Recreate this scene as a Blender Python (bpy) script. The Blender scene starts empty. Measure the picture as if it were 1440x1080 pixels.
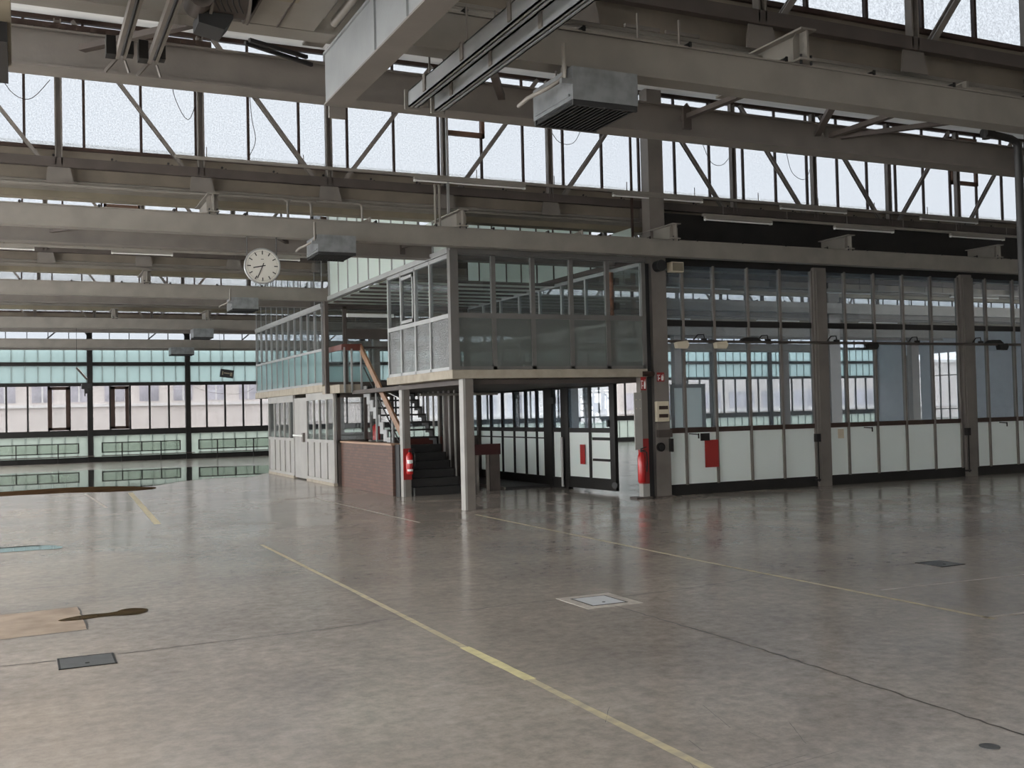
import bpy, bmesh, math, random
from mathutils import Vector, Matrix
R = math.radians
random.seed(7)
scene = bpy.context.scene
COL = scene.collection

# ------------------------------------------------------------------ camera
cam_d = bpy.data.cameras.new('camera')
cam_d.sensor_fit = 'HORIZONTAL'; cam_d.sensor_width = 36.0
cam_d.lens = 36.0 * 1475.0 / 1440.0
cam_d.clip_start = 0.05; cam_d.clip_end = 400
cam = bpy.data.objects.new('camera', cam_d); COL.objects.link(cam)
yaw, pitch, roll = R(25.2), R(1.5), R(-1.36)
fw = Vector((math.sin(yaw) * math.cos(pitch), math.cos(yaw) * math.cos(pitch), math.sin(pitch)))
rt = Vector((math.cos(yaw), -math.sin(yaw), 0)); up = rt.cross(fw)
rt2 = math.cos(roll) * rt + math.sin(roll) * up
up2 = -math.sin(roll) * rt + math.cos(roll) * up
M3 = Matrix((rt2, up2, -fw)).transposed()
cam.matrix_world = Matrix.Translation((0, 0, 1.75)) @ M3.to_4x4()
scene.camera = cam

# ------------------------------------------------------------------ world and exposure
WORLD = 9.0
world = bpy.data.worlds.new('overcast_sky'); scene.world = world; world.use_nodes = True
wn = world.node_tree.nodes; wl = world.node_tree.links
bg = wn['Background']; bg.inputs['Strength'].default_value = WORLD
tc = wn.new('ShaderNodeTexCoord'); no = wn.new('ShaderNodeTexNoise'); no.inputs['Scale'].default_value = 1.6
no.inputs['Detail'].default_value = 3
cr = wn.new('ShaderNodeValToRGB')
cr.color_ramp.elements[0].position = 0.3; cr.color_ramp.elements[0].color = (0.95, 0.965, 0.99, 1)
cr.color_ramp.elements[1].position = 0.75; cr.color_ramp.elements[1].color = (1.0, 0.995, 0.98, 1)
wl.new(tc.outputs['Generated'], no.inputs['Vector']); wl.new(no.outputs['Fac'], cr.inputs['Fac'])
wl.new(cr.outputs['Color'], bg.inputs['Color'])
vs = scene.view_settings
vs.view_transform = 'Standard'; vs.look = 'None'; vs.gamma = 1; vs.use_curve_mapping = False
vs.exposure = 0.0
scene.cycles.max_bounces = 10; scene.cycles.diffuse_bounces = 5; scene.cycles.glossy_bounces = 4
scene.cycles.transparent_max_bounces = 24; scene.cycles.sample_clamp_indirect = 6.0
scene.cycles.caustics_reflective = False; scene.cycles.caustics_refractive = False

def portal(loc, rot, sx, sy):
    d = bpy.data.lights.new('sky_portal', 'AREA'); d.shape = 'RECTANGLE'; d.size = sx; d.size_y = sy
    d.cycles.is_portal = True
    o = bpy.data.objects.new('sky_portal', d); o.location = loc; o.rotation_euler = rot; COL.objects.link(o)

# ------------------------------------------------------------------ helpers
def tag(o, label=None, cat=None, group=None, kind=None):
    if label: o['label'] = label
    if cat: o['category'] = cat
    if group: o['group'] = group
    if kind: o['kind'] = kind
    return o

def empty(name, loc=(0, 0, 0)):
    o = bpy.data.objects.new(name, None); o.location = loc; o.empty_display_size = 0.1
    COL.objects.link(o); return o

def thing(name, label, cat, loc=(0, 0, 0), group=None, kind=None):
    return tag(empty(name, loc), label, cat, group, kind)

def wloc(o):
    v = Vector((0, 0, 0))
    while o is not None:
        v += Vector(o.location); o = o.parent
    return v

def copy_tree(o, parent=None):
    c = o.copy(); COL.objects.link(c)
    if parent: c.parent = parent
    for ch in [x for x in bpy.data.objects if x.parent == o]:
        copy_tree(ch, c)
    return c

class MB:
    """collects world-space shapes and links them as one mesh"""
    def __init__(s): s.v = []; s.f = []; s.m = []; s.mi = 0; s.smooth = []
    def add(s, vs, fs, sm=False):
        b = len(s.v); s.v += [tuple(v) for v in vs]
        for f in fs: s.f.append([b + i for i in f]); s.m.append(s.mi); s.smooth.append(sm)
        return s
    def box(s, x0, x1, y0, y1, z0, z1):
        v = [(x, y, z) for z in (z0, z1) for y in (y0, y1) for x in (x0, x1)]
        return s.add(v, [(0, 2, 3, 1), (4, 5, 7, 6), (0, 1, 5, 4), (2, 6, 7, 3), (0, 4, 6, 2), (1, 3, 7, 5)])
    def hexa(s, v8):
        return s.add(v8, [(0, 2, 3, 1), (4, 5, 7, 6), (0, 1, 5, 4), (2, 6, 7, 3), (0, 4, 6, 2), (1, 3, 7, 5)])
    def bar(s, p, q, w, h, upv=(0, 0, 1)):
        p = Vector(p); q = Vector(q); d = (q - p).normalized(); u = Vector(upv)
        if abs(d.dot(u)) > 0.98: u = Vector((0, 1, 0))
        a = d.cross(u).normalized() * w / 2; b = a.cross(d).normalized() * h / 2
        v = []
        for e in (p, q):
            for sb in (-1, 1):
                for sa in (-1, 1): v.append(e + sa * a + sb * b)
        return s.add(v, [(0, 2, 3, 1), (4, 5, 7, 6), (0, 1, 5, 4), (2, 6, 7, 3), (0, 4, 6, 2), (1, 3, 7, 5)])
    def tube(s, pts, r, n=10):
        pts = [Vector(p) for p in pts]; rings = []
        rr = r if isinstance(r, (list, tuple)) else [r] * len(pts)
        ref = None
        for i, p in enumerate(pts):
            d = (pts[min(i + 1, len(pts) - 1)] - pts[max(i - 1, 0)]).normalized()
            if ref is None:
                ref = Vector((0, 0, 1)) if abs(d.z) < 0.9 else Vector((1, 0, 0))
            a = d.cross(ref).normalized(); b = d.cross(a).normalized(); ref = a.cross(d) if a.cross(d).length > 0.1 else ref
            rings.append([p + rr[i] * (math.cos(2 * math.pi * k / n) * a + math.sin(2 * math.pi * k / n) * b) for k in range(n)])
        v = [x for r_ in rings for x in r_]; f = []
        for i in range(len(pts) - 1):
            for k in range(n):
                f.append((i * n + k, i * n + (k + 1) % n, (i + 1) * n + (k + 1) % n, (i + 1) * n + k))
        s.add(v, f, True)
        s.add(rings[0], [tuple(range(n))]); s.add(rings[-1], [tuple(reversed(range(n)))])
        return s
    def prism(s, poly, a, b, axis=2):
        """poly: 2D points; extruded from a to b along axis (0 x, 1 y, 2 z)"""
        def P(u, v, w):
            return {0: (w, u, v), 1: (u, w, v), 2: (u, v, w)}[axis]
        n = len(poly); v = [P(u, w, a) for u, w in poly] + [P(u, w, b) for u, w in poly]
        f = [tuple(reversed(range(n))), tuple(range(n, 2 * n))] + [(i, (i + 1) % n, n + (i + 1) % n, n + i) for i in range(n)]
        return s.add(v, f)
    def ibeam_x(s, x0, x1, yc, z0, z1, w, tf=.02, tw=.012):
        s.box(x0, x1, yc - w / 2, yc + w / 2, z0, z0 + tf); s.box(x0, x1, yc - w / 2, yc + w / 2, z1 - tf, z1)
        return s.box(x0, x1, yc - tw / 2, yc + tw / 2, z0 + tf, z1 - tf)
    def ibeam_y(s, y0, y1, xc, z0, z1, w, tf=.02, tw=.012):
        s.box(xc - w / 2, xc + w / 2, y0, y1, z0, z0 + tf); s.box(xc - w / 2, xc + w / 2, y0, y1, z1 - tf, z1)
        return s.box(xc - tw / 2, xc + tw / 2, y0, y1, z0 + tf, z1 - tf)
    def build(s, name, mats, parent=None, label=None, bevel=0, hide=False):
        off = wloc(parent) if parent is not None else Vector((0, 0, 0))
        me = bpy.data.meshes.new(name)
        me.from_pydata([tuple(Vector(v) - off) for v in s.v], [], s.f)
        if not isinstance(mats, (list, tuple)): mats = [mats]
        for m in mats: me.materials.append(m)
        me.polygons.foreach_set('material_index', s.m)
        me.polygons.foreach_set('use_smooth', s.smooth)
        bm = bmesh.new(); bm.from_mesh(me); bmesh.ops.recalc_face_normals(bm, faces=bm.faces); bm.to_mesh(me); bm.free()
        me.update()
        o = bpy.data.objects.new(name, me); COL.objects.link(o)
        if parent is not None: o.parent = parent
        if label: o['label'] = label
        if bevel:
            md = o.modifiers.new('b', 'BEVEL'); md.width = bevel; md.segments = 2; md.limit_method = 'ANGLE'
        return o

# ------------------------------------------------------------------ materials
MATS = {}
def nodes(name):
    m = bpy.data.materials.new(name); m.use_nodes = True
    t = m.node_tree; t.nodes.clear(); out = t.nodes.new('ShaderNodeOutputMaterial')
    return m, t, out

def coat(name, col, rough=0.5, metal=0.0, var=0.12, scale=2.5, bump=0.0, dirt=None, spec=0.5):
    m, t, out = nodes(name)
    b = t.nodes.new('ShaderNodeBsdfPrincipled'); t.links.new(b.outputs[0], out.inputs[0])
    tcn = t.nodes.new('ShaderNodeTexCoord')
    n = t.nodes.new('ShaderNodeTexNoise'); n.inputs['Scale'].default_value = scale; n.inputs['Detail'].default_value = 6
    t.links.new(tcn.outputs['Object'], n.inputs['Vector'])
    r = t.nodes.new('ShaderNodeValToRGB')
    lo = [c * (1 - var) for c in col]; hi = [min(1, c * (1 + var)) for c in col]
    if dirt: lo = list(dirt)
    r.color_ramp.elements[0].position = 0.3; r.color_ramp.elements[0].color = (*lo, 1)
    r.color_ramp.elements[1].position = 0.62; r.color_ramp.elements[1].color = (*hi, 1)
    t.links.new(n.outputs['Fac'], r.inputs['Fac']); t.links.new(r.outputs['Color'], b.inputs['Base Color'])
    b.inputs['Roughness'].default_value = rough; b.inputs['Metallic'].default_value = metal
    b.inputs['Specular IOR Level'].default_value = spec
    if bump:
        n2 = t.nodes.new('ShaderNodeTexNoise'); n2.inputs['Scale'].default_value = scale * 14; n2.inputs['Detail'].default_value = 4
        t.links.new(tcn.outputs['Object'], n2.inputs['Vector'])
        bp = t.nodes.new('ShaderNodeBump'); bp.inputs['Strength'].default_value = bump; bp.inputs['Distance'].default_value = 0.01
        t.links.new(n2.outputs['Fac'], bp.inputs['Height']); t.links.new(bp.outputs['Normal'], b.inputs['Normal'])
    return m

def pane(name, trans, gloss=0.08, rough=0.05, diff=None, tl=None, wav=0.0, mottled=0.0):
    """thin pane: see-through share 'trans', a film of dust, painted haze or frosting 'diff', light scattered through 'tl'"""
    m, t, out = nodes(name)
    tr = t.nodes.new('ShaderNodeBsdfTransparent'); tr.inputs[0].default_value = (*trans, 1)
    last = tr.outputs[0]
    tcn = t.nodes.new('ShaderNodeTexCoord')
    if mottled:
        n = t.nodes.new('ShaderNodeTexNoise'); n.inputs['Scale'].default_value = 45; n.inputs['Detail'].default_value = 5
        t.links.new(tcn.outputs['Object'], n.inputs['Vector'])
        r = t.nodes.new('ShaderNodeValToRGB')
        r.color_ramp.elements[0].position = 0.35; r.color_ramp.elements[0].color = (*[c * (1 - mottled) for c in trans], 1)
        r.color_ramp.elements[1].position = 0.65; r.color_ramp.elements[1].color = (*trans, 1)
        t.links.new(n.outputs['Fac'], r.inputs['Fac']); t.links.new(r.outputs['Color'], tr.inputs[0])
    if diff:
        d = t.nodes.new('ShaderNodeBsdfDiffuse'); d.inputs[0].default_value = (*diff, 1)
        a = t.nodes.new('ShaderNodeAddShader'); t.links.new(last, a.inputs[0]); t.links.new(d.outputs[0], a.inputs[1]); last = a.outputs[0]
    if tl:
        d = t.nodes.new('ShaderNodeBsdfTranslucent'); d.inputs[0].default_value = (*tl, 1)
        a = t.nodes.new('ShaderNodeAddShader'); t.links.new(last, a.inputs[0]); t.links.new(d.outputs[0], a.inputs[1]); last = a.outputs[0]
    if gloss:
        g = t.nodes.new('ShaderNodeBsdfGlossy'); g.inputs['Roughness'].default_value = rough
        lw = t.nodes.new('ShaderNodeFresnel'); lw.inputs['IOR'].default_value = 1.45
        mul = t.nodes.new('ShaderNodeMath'); mul.operation = 'MULTIPLY_ADD'; mul.inputs[1].default_value = 1.0; mul.inputs[2].default_value = gloss
        mul.use_clamp = True
        t.links.new(lw.outputs[0], mul.inputs[0])
        if wav:
            n = t.nodes.new('ShaderNodeTexNoise'); n.inputs['Scale'].default_value = 60; t.links.new(tcn.outputs['Object'], n.inputs['Vector'])
            bp = t.nodes.new('ShaderNodeBump'); bp.inputs['Strength'].default_value = wav; bp.inputs['Distance'].default_value = 0.01
            t.links.new(n.outputs['Fac'], bp.inputs['Height']); t.links.new(bp.outputs[0], g.inputs['Normal'])
        mx = t.nodes.new('ShaderNodeMixShader'); t.links.new(mul.outputs[0], mx.inputs[0]); t.links.new(last, mx.inputs[1]); t.links.new(g.outputs[0], mx.inputs[2]); last = mx.outputs[0]
    # a pane has two faces: only the one that is entered does the work
    geo = t.nodes.new('ShaderNodeNewGeometry'); clr = t.nodes.new('ShaderNodeBsdfTransparent')
    mx = t.nodes.new('ShaderNodeMixShader'); t.links.new(geo.outputs['Backfacing'], mx.inputs[0]); t.links.new(last, mx.inputs[1]); t.links.new(clr.outputs[0], mx.inputs[2])
    t.links.new(mx.outputs[0], out.inputs[0])
    return m

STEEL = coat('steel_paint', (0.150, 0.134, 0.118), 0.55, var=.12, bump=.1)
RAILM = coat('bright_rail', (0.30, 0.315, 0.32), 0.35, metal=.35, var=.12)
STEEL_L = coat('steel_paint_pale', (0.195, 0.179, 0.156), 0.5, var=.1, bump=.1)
GIRD = coat('lit_girder_paint', (0.225, 0.235, 0.235), 0.4, metal=.15, var=.12, bump=.1)  # paler bluish tone puts the light from the left into the colour
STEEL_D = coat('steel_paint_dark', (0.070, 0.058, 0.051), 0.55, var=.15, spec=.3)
GALV = coat('galvanised_sheet', (0.20, 0.21, 0.215), 0.36, metal=.5, var=.2, scale=7)
DARK = coat('dark_frame', (0.014, 0.013, 0.012), 0.5, var=.2, spec=.25)
DARKB = coat('dark_brown_frame', (0.045, 0.028, 0.022), 0.5, var=.2, spec=.25)
BLACK = coat('black_rubber', (0.012, 0.012, 0.012), 0.6)
ALU = coat('aluminium_frame', (0.30, 0.305, 0.30), 0.42, metal=.3, var=.08)
ALU_D = coat('aluminium_frame_dark', (0.125, 0.12, 0.112), 0.45, metal=.25, var=.1)  # darker aluminium, also paints shade onto the office front frames
GREYP = coat('grey_panel', (0.30, 0.29, 0.27), 0.5, var=.08)
TAN = coat('tan_panel', (0.20, 0.172, 0.122), 0.6, var=.12)
GUT = coat('gutter_sheet', (0.18, 0.152, 0.118), 0.6, var=.14)
CONC = coat('concrete_edge', (0.30, 0.265, 0.21), 0.8, var=.15, bump=.3, scale=4)
CEIL = coat('ceiling_plaster', (0.80, 0.79, 0.76), 0.9, var=.08, scale=1.2, bump=.2)
REDP = coat('red_paint', (0.27, 0.012, 0.010), 0.4, var=.1)
REDX = coat('red_cylinder', (0.40, 0.016, 0.016), 0.25, var=.05)
REDD = coat('dark_red_board', (0.035, 0.006, 0.005), 0.5)
WOOD = coat('brown_handrail', (0.20, 0.105, 0.052), 0.4, var=.3, scale=6)
WOODR = coat('red_brown_board', (0.10, 0.028, 0.02), 0.45, var=.2, scale=6)
RUST = coat('brown_sash', (0.13, 0.07, 0.045), 0.6, var=.3)
CREAM = coat('cream_plastic', (0.55, 0.49, 0.37), 0.5, var=.05)
WHITE = coat('white_enamel', (0.75, 0.75, 0.72), 0.35, var=.03)
YELL = coat('worn_yellow_paint', (0.47, 0.41, 0.26), 0.6, dirt=(0.33, 0.29, 0.23), scale=9)
YELB = coat('fresh_yellow_paint', (0.62, 0.56, 0.31), 0.6, var=.15, scale=9)
WHTL = coat('worn_white_paint', (0.43, 0.395, 0.35), 0.6, dirt=(0.33, 0.295, 0.26), scale=12)
CRACK = coat('crack_filler', (0.05, 0.045, 0.04), 0.8)
HATCH = coat('steel_hatch', (0.10, 0.10, 0.10), 0.35, metal=.4, var=.2, scale=12)
HATCHB = coat('bright_steel_hatch', (0.62, 0.64, 0.66), 0.35, metal=.1, var=.06, scale=12)
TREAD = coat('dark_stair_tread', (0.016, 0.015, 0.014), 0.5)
FACADE = coat('cream_render', (0.74, 0.69, 0.66), 0.9, var=.05, scale=.3)
FACADEW = coat('white_render', (0.80, 0.79, 0.78), 0.9, var=.05, scale=.3)
FACWIN = coat('facade_window_glass', (0.50, 0.49, 0.54), 0.2, var=.3, scale=.5)
GROUND = coat('asphalt_ground', (0.30, 0.29, 0.28), 0.9)
BLIND = coat('bluish_plaster', (0.33, 0.35, 0.38), 0.8, var=.06)

G_CLER = pane('clerestory_textured_glass', (0.108, 0.116, 0.126), 0.02, 0.4, mottled=.34)
G_FAR = pane('far_window_glass', (0.18, 0.18, 0.183), 0.03, 0.05)
G_MINT = pane('mint_cast_glass', (0.020, 0.025, 0.025), 0.02, 0.3, tl=(0.072, 0.100, 0.100))
G_MINTG = pane('pale_green_glass', (0.020, 0.023, 0.021), 0.02, 0.3, tl=(0.085, 0.102, 0.090))
G_OPEN = pane('clear_side_glass', (0.97, 0.97, 0.97), 0.0)
G_BACK = pane('dimmed_back_glass', (0.10, 0.10, 0.10), 0.0)  # low see-through share dims the light from behind the camera
G_PART = pane('clear_partition_glass', (0.70, 0.76, 0.80), 0.04, 0.03, diff=(0.050, 0.068, 0.085))  # bluish diffuse share paints in haze and reflection
G_PARTF = pane('frosted_partition_glass', (0.04, 0.04, 0.04), 0.03, 0.25, diff=(0.50, 0.535, 0.51), tl=(0.46, 0.50, 0.48))
G_MEZ = pane('clear_office_glass', (0.76, 0.80, 0.81), 0.07, 0.02, diff=(0.012, 0.015, 0.016))
G_MEZF = pane('rippled_office_glass', (0.22, 0.24, 0.23), 0.05, 0.2, diff=(0.035, 0.037, 0.034), tl=(0.09, 0.10, 0.093), wav=.8, mottled=.6)
G_MEZT = pane('teal_office_glass', (0.14, 0.19, 0.19), 0.06, 0.12, diff=(0.10, 0.16, 0.16), tl=(0.30, 0.40, 0.39))
G_UP = pane('milky_upper_glass', (0.05, 0.055, 0.053), 0.03, 0.3, diff=(0.40, 0.45, 0.42), tl=(0.40, 0.46, 0.42))

def floor_material():
    m, t, out = nodes('polished_concrete')
    b = t.nodes.new('ShaderNodeBsdfPrincipled'); t.links.new(b.outputs[0], out.inputs[0])
    tcn = t.nodes.new('ShaderNodeTexCoord')
    def noise(sc, det=8, rough=.6, dist=0, vec=None, stretch=None):
        n = t.nodes.new('ShaderNodeTexNoise'); n.inputs['Scale'].default_value = sc; n.inputs['Detail'].default_value = det
        n.inputs['Roughness'].default_value = rough; n.inputs['Distortion'].default_value = dist
        if stretch:
            mp = t.nodes.new('ShaderNodeMapping'); mp.inputs['Scale'].default_value = stretch
            t.links.new(tcn.outputs['Object'], mp.inputs['Vector']); t.links.new(mp.outputs[0], n.inputs['Vector'])
        else: t.links.new(tcn.outputs['Object'], n.inputs['Vector'])
        return n.outputs['Fac']
    def ramp(f, p0, c0, p1, c1):
        r = t.nodes.new('ShaderNodeValToRGB'); r.color_ramp.elements[0].position = p0; r.color_ramp.elements[0].color = (*c0, 1)
        r.color_ramp.elements[1].position = p1; r.color_ramp.elements[1].color = (*c1, 1); t.links.new(f, r.inputs['Fac']); return r.outputs['Color']
    def mix(fac, a, b_, mode='MIX'):
        x = t.nodes.new('ShaderNodeMix'); x.data_type = 'RGBA'; x.blend_type = mode
        if isinstance(fac, float): x.inputs['Factor'].default_value = fac
        else: t.links.new(fac, x.inputs['Factor'])
        t.links.new(a, x.inputs['A']); 
        if isinstance(b_, tuple): x.inputs['B'].default_value = (*b_, 1)
        else: t.links.new(b_, x.inputs['B'])
        return x.outputs['Result']
    base = ramp(noise(.55, 9, .62, .3), .32, (0.275, 0.243, 0.213), .68, (0.40, 0.352, 0.305))
    fine = ramp(noise(9, 8, .75), .35, (0.72, 0.72, 0.72), .65, (1.12, 1.12, 1.12))
    c = mix(1.0, base, fine, 'MULTIPLY')
    # ochre wash where water has stood, on the left of the hall
    sep = t.nodes.new('ShaderNodeSeparateXYZ'); t.links.new(tcn.outputs['Object'], sep.inputs[0])
    mr = t.nodes.new('ShaderNodeMapRange'); mr.inputs['From Min'].default_value = 3.2; mr.inputs['From Max'].default_value = -0.8
    t.links.new(sep.outputs['X'], mr.inputs['Value'])
    st = ramp(noise(.35, 5, .55, .4, stretch=(1, .6, 1)), .42, (0, 0, 0), .62, (1, 1, 1))
    mm = t.nodes.new('ShaderNodeMath'); mm.operation = 'MULTIPLY'; t.links.new(mr.outputs[0], mm.inputs[0]); t.links.new(st, mm.inputs[1])
    m2 = t.nodes.new('ShaderNodeMath'); m2.operation = 'MULTIPLY'; m2.inputs[1].default_value = .35; t.links.new(mm.outputs[0], m2.inputs[0])
    c = mix(m2.outputs[0], c, (0.50, 0.39, 0.285))
    # dark scuffs
    sc = ramp(noise(1.6, 9, .75, 1.0, stretch=(.6, 1.2, 1)), .56, (0, 0, 0), .80, (.5, .5, .5))
    c = mix(sc, c, (0.20, 0.18, 0.165))
    t.links.new(c, b.inputs['Base Color'])
    rr = ramp(noise(.8, 6, .6, .5), .30, (.15, .15, .15), .70, (.25, .25, .25))
    t.links.new(rr, b.inputs['Roughness'])
    b.inputs['Specular IOR Level'].default_value = 0.55
    bp = t.nodes.new('ShaderNodeBump'); bp.inputs['Strength'].default_value = .10; bp.inputs['Distance'].default_value = .01
    t.links.new(noise(3.0, 3, .5), bp.inputs['Height']); t.links.new(bp.outputs[0], b.inputs['Normal'])
    return m
FLOOR = floor_material()

def brick_material():
    m, t, out = nodes('dark_red_brick')
    b = t.nodes.new('ShaderNodeBsdfPrincipled'); t.links.new(b.outputs[0], out.inputs[0])
    tcn = t.nodes.new('ShaderNodeTexCoord'); mp = t.nodes.new('ShaderNodeMapping')
    mp.inputs['Rotation'].default_value = (R(90), 0, R(90))
    sx = t.nodes.new('ShaderNodeSeparateXYZ'); cx = t.nodes.new('ShaderNodeCombineXYZ')
    t.links.new(tcn.outputs['Object'], sx.inputs[0])
    ad = t.nodes.new('ShaderNodeMath'); ad.operation = 'ADD'; t.links.new(sx.outputs['X'], ad.inputs[0]); t.links.new(sx.outputs['Y'], ad.inputs[1])
    t.links.new(ad.outputs[0], cx.inputs['X']); t.links.new(sx.outputs['Z'], cx.inputs['Y'])
    br = t.nodes.new('ShaderNodeTexBrick'); br.inputs['Scale'].default_value = 1
    br.inputs['Brick Width'].default_value = .25; br.inputs['Row Height'].default_value = .07; br.inputs['Mortar Size'].default_value = .005
    br.inputs['Color1'].default_value = (0.115, 0.058, 0.040, 1); br.inputs['Color2'].default_value = (0.080, 0.042, 0.030, 1)
    br.inputs['Mortar'].default_value = (0.05, 0.035, 0.03, 1)
    t.links.new(cx.outputs[0], br.inputs['Vector'])
    n = t.nodes.new('ShaderNodeTexNoise'); n.inputs['Scale'].default_value = 18; n.inputs['Detail'].default_value = 6
    t.links.new(tcn.outputs['Object'], n.inputs['Vector'])
    r = t.nodes.new('ShaderNodeValToRGB'); r.color_ramp.elements[0].position = .66; r.color_ramp.elements[0].color = (0, 0, 0, 1)
    r.color_ramp.elements[1].position = .74; r.color_ramp.elements[1].color = (.35, .35, .35, 1); t.links.new(n.outputs['Fac'], r.inputs['Fac'])
    x = t.nodes.new('ShaderNodeMix'); x.data_type = 'RGBA'; t.links.new(r.outputs[0], x.inputs['Factor'])
    t.links.new(br.outputs['Color'], x.inputs['A']); x.inputs['B'].default_value = (0.35, 0.29, 0.24, 1)
    t.links.new(x.outputs['Result'], b.inputs['Base Color']); b.inputs['Roughness'].default_value = .6
    return m
BRICK = brick_material()

def water_material(name, col):
    m, t, out = nodes(name)
    b = t.nodes.new('ShaderNodeBsdfPrincipled'); t.links.new(b.outputs[0], out.inputs[0])
    b.inputs['Base Color'].default_value = (*col, 1); b.inputs['Roughness'].default_value = .015; b.inputs['IOR'].default_value = 1.38
    return m
WATER = water_material('still_water', (0.05, 0.05, 0.045))
MUD = coat('wet_brown_mud', (0.05, 0.03, 0.016), 0.9, var=.3, spec=0.0)
BROWNW = water_material('brown_water', (0.055, 0.035, 0.012))

# ------------------------------------------------------------------ layout numbers (metres)
BAY = 9.08                      # depth of one roof bay
YG = [7.72 + BAY * k for k in range(-1, 5)]        # front crane beams: -1.36, 7.72, 16.8, 25.88, 34.96, 44.04
XL, XR = -6.5, 26.0            # main hall
XRR = 62.0                      # hall behind the partition
YB, YF = -12.0, 48.5
ORD = ['rearmost behind the camera', 'nearest', 'second', 'third', 'fourth', 'fifth']

# ------------------------------------------------------------------ floor and its markings
fl = MB().box(XL, XRR, YB, YF + .4, -.2, 0).build('floor', FLOOR); tag(fl, kind='structure')
def strip(name, pts, w, mat, z=.0012, jit=0.0, seg=.15, label=None):
    m = MB(); P = [Vector((*p, 0)) for p in pts]; out = []
    for a, b in zip(P[:-1], P[1:]):
        n = max(1, int((b - a).length / seg)); n = min(n, 140)
        for i in range(n): out.append(a.lerp(b, i / n))
    out.append(P[-1])
    L, Rr = [], []
    for i, p in enumerate(out):
        d = (out[min(i + 1, len(out) - 1)] - out[max(i - 1, 0)]).normalized(); nrm = Vector((-d.y, d.x, 0))
        j = random.uniform(-jit, jit); w1 = w / 2 * random.uniform(.6 if jit else .9, 1.2 if jit else 1.05)
        L.append(p + nrm * (w1 + j)); Rr.append(p + nrm * (-w1 + j))
    n = len(out)
    v = [(p.x, p.y, z) for p in L] + [(p.x, p.y, z) for p in Rr]
    m.add(v, [(i, i + 1, n + i + 1, n + i) for i in range(n - 1)])
    return m.build(name, mat, fl, label)
strip('painted_line', [(3.0, -2), (3.0, 6.2)], .06, YELL, label='yellow painted floor line')
strip('painted_line', [(3.0, 6.2), (2.99, 7.3)], .085, YELB, .0016, label='brighter stretch of yellow floor line')
strip('painted_line', [(2.99, 7.3), (3.0, 10.0)], .06, YELL)
strip('painted_line', [(3.0, 10.0), (3.0, 14.6)], .05, YELL)
strip('painted_line', [(7.04, 6.0), (7.0, 10), (7.06, 16.6)], .055, YELL)
strip('painted_line', [(7.02, 6.09), (7.9, 6.02), (12, 5.9)], .05, WHTL)
strip('painted_line', [(7.27, 7.46), (9.07, 7.37), (13, 7.2)], .04, WHTL)
strip('painted_line', [(2.42, 27.0), (2.09, 18.55)], .12, YELL)
strip('painted_line', [(5.69, 22.26), (5.81, 15.95)], .05, WHTL)
strip('painted_line', [(1.43, 27.34), (1.58, 22.74)], .06, WHTL)
for pts in ([(-5, 8.5), (-.14, 8.48), (.23, 8.46)], [(.65, 8.45), (1.38, 8.48), (2.27, 8.5), (3.02, 8.66), (3.61, 8.64), (4.03, 8.66), (4.56, 8.66)],
            [(5.08, 8.49), (5.68, 8.5), (6.43, 8.6), (6.94, 8.76), (7.79, 8.63), (8.75, 8.49)],
            [(4.78, 8.1), (4.79, 7.33), (4.82, 6.52), (4.80, 5.8), (4.78, 5.17), (4.75, 4.62), (4.73, 3.88), (4.74, 2)]):
    strip('joint_crack', pts, .017, CRACK, jit=.012, seg=.07)
for pts in ([(.04, 12.23), (.7, 12.28)], [(.49, 10.81), (.51, 9.58), (-.16, 9.51)], [(-.18, 10.74), (.49, 10.81)]):
    strip('joint_crack', pts, .018, CRACK, jit=.01, seg=.08)

# thin scratches by the right foreground
random.seed(11)
for i in range(9):
    x = random.uniform(2.9, 4.2); y = random.uniform(4.0, 5.3); a = random.choice([.15, 1.3, 1.15]) + random.uniform(-.2, .2); l = random.uniform(.15, .5)
    strip('joint_crack', [(x, y), (x + l * math.cos(a), y + l * math.sin(a))], .003, CRACK, jit=.003, seg=.05)

m = MB(); m.add([(-.9, 9.45, .0009), (.50, 9.58, .0009), (.49, 10.80, .0009), (-.9, 10.72, .0009)], [(0, 1, 2, 3)])
m.build('repair_patch', coat('rust_stained_screed', (.31, .24, .18), .55, dirt=(.21, .155, .11), scale=4), fl, 'rust stained square repair patch')
def hatch(x0, x1, y0, y1, label, plate_mat, plate_label, outer=0.0):
    t = thing('floor_hatch', label, 'floor hatch', (x0, y0, 0))
    m = MB(); w = .015
    for a in ((x0, x1, y0, y0 + w), (x0, x1, y1 - w, y1), (x0, x0 + w, y0, y1), (x1 - w, x1, y0, y1)): m.box(*a, 0, .005)
    m.build('rim', DARK, t)
    MB().box(x0 + w, x1 - w, y0 + w, y1 - w, 0, .004).build('cover_plate', plate_mat, t, plate_label)
    if outer:
        m = MB(); o = outer
        for a in ((x0 - o, x1 + o, y0 - o, y0), (x0 - o, x1 + o, y1, y1 + o), (x0 - o, x0, y0, y1), (x1, x1 + o, y0, y1)): m.box(*a, 0, .0025)
        m.build('mortar_surround', WHTL, t)
    MB().tube([((x0 + x1) / 2, y0 + .12, .004), ((x0 + x1) / 2, y0 + .12, .0065)], .016, 10).build('lifting_eye', BLACK, t)
hatch(.235, .625, 8.13, 8.51, 'square dark steel hatch cover in the left foreground floor beside a long crack', HATCH, None)
hatch(4.60, 4.965, 8.20, 8.62, 'bright silvery hatch cover with pale mortar surround near the yellow line', HATCHB, 'bright reflective plate', .10)
hatch(8.79, 9.14, 8.15, 8.51, 'dark rusty hatch cover in the floor far to the right', HATCH, None)
m = MB().tube([(4.42, 3.83, 0), (4.42, 3.83, .003)], .05, 20)
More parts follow.
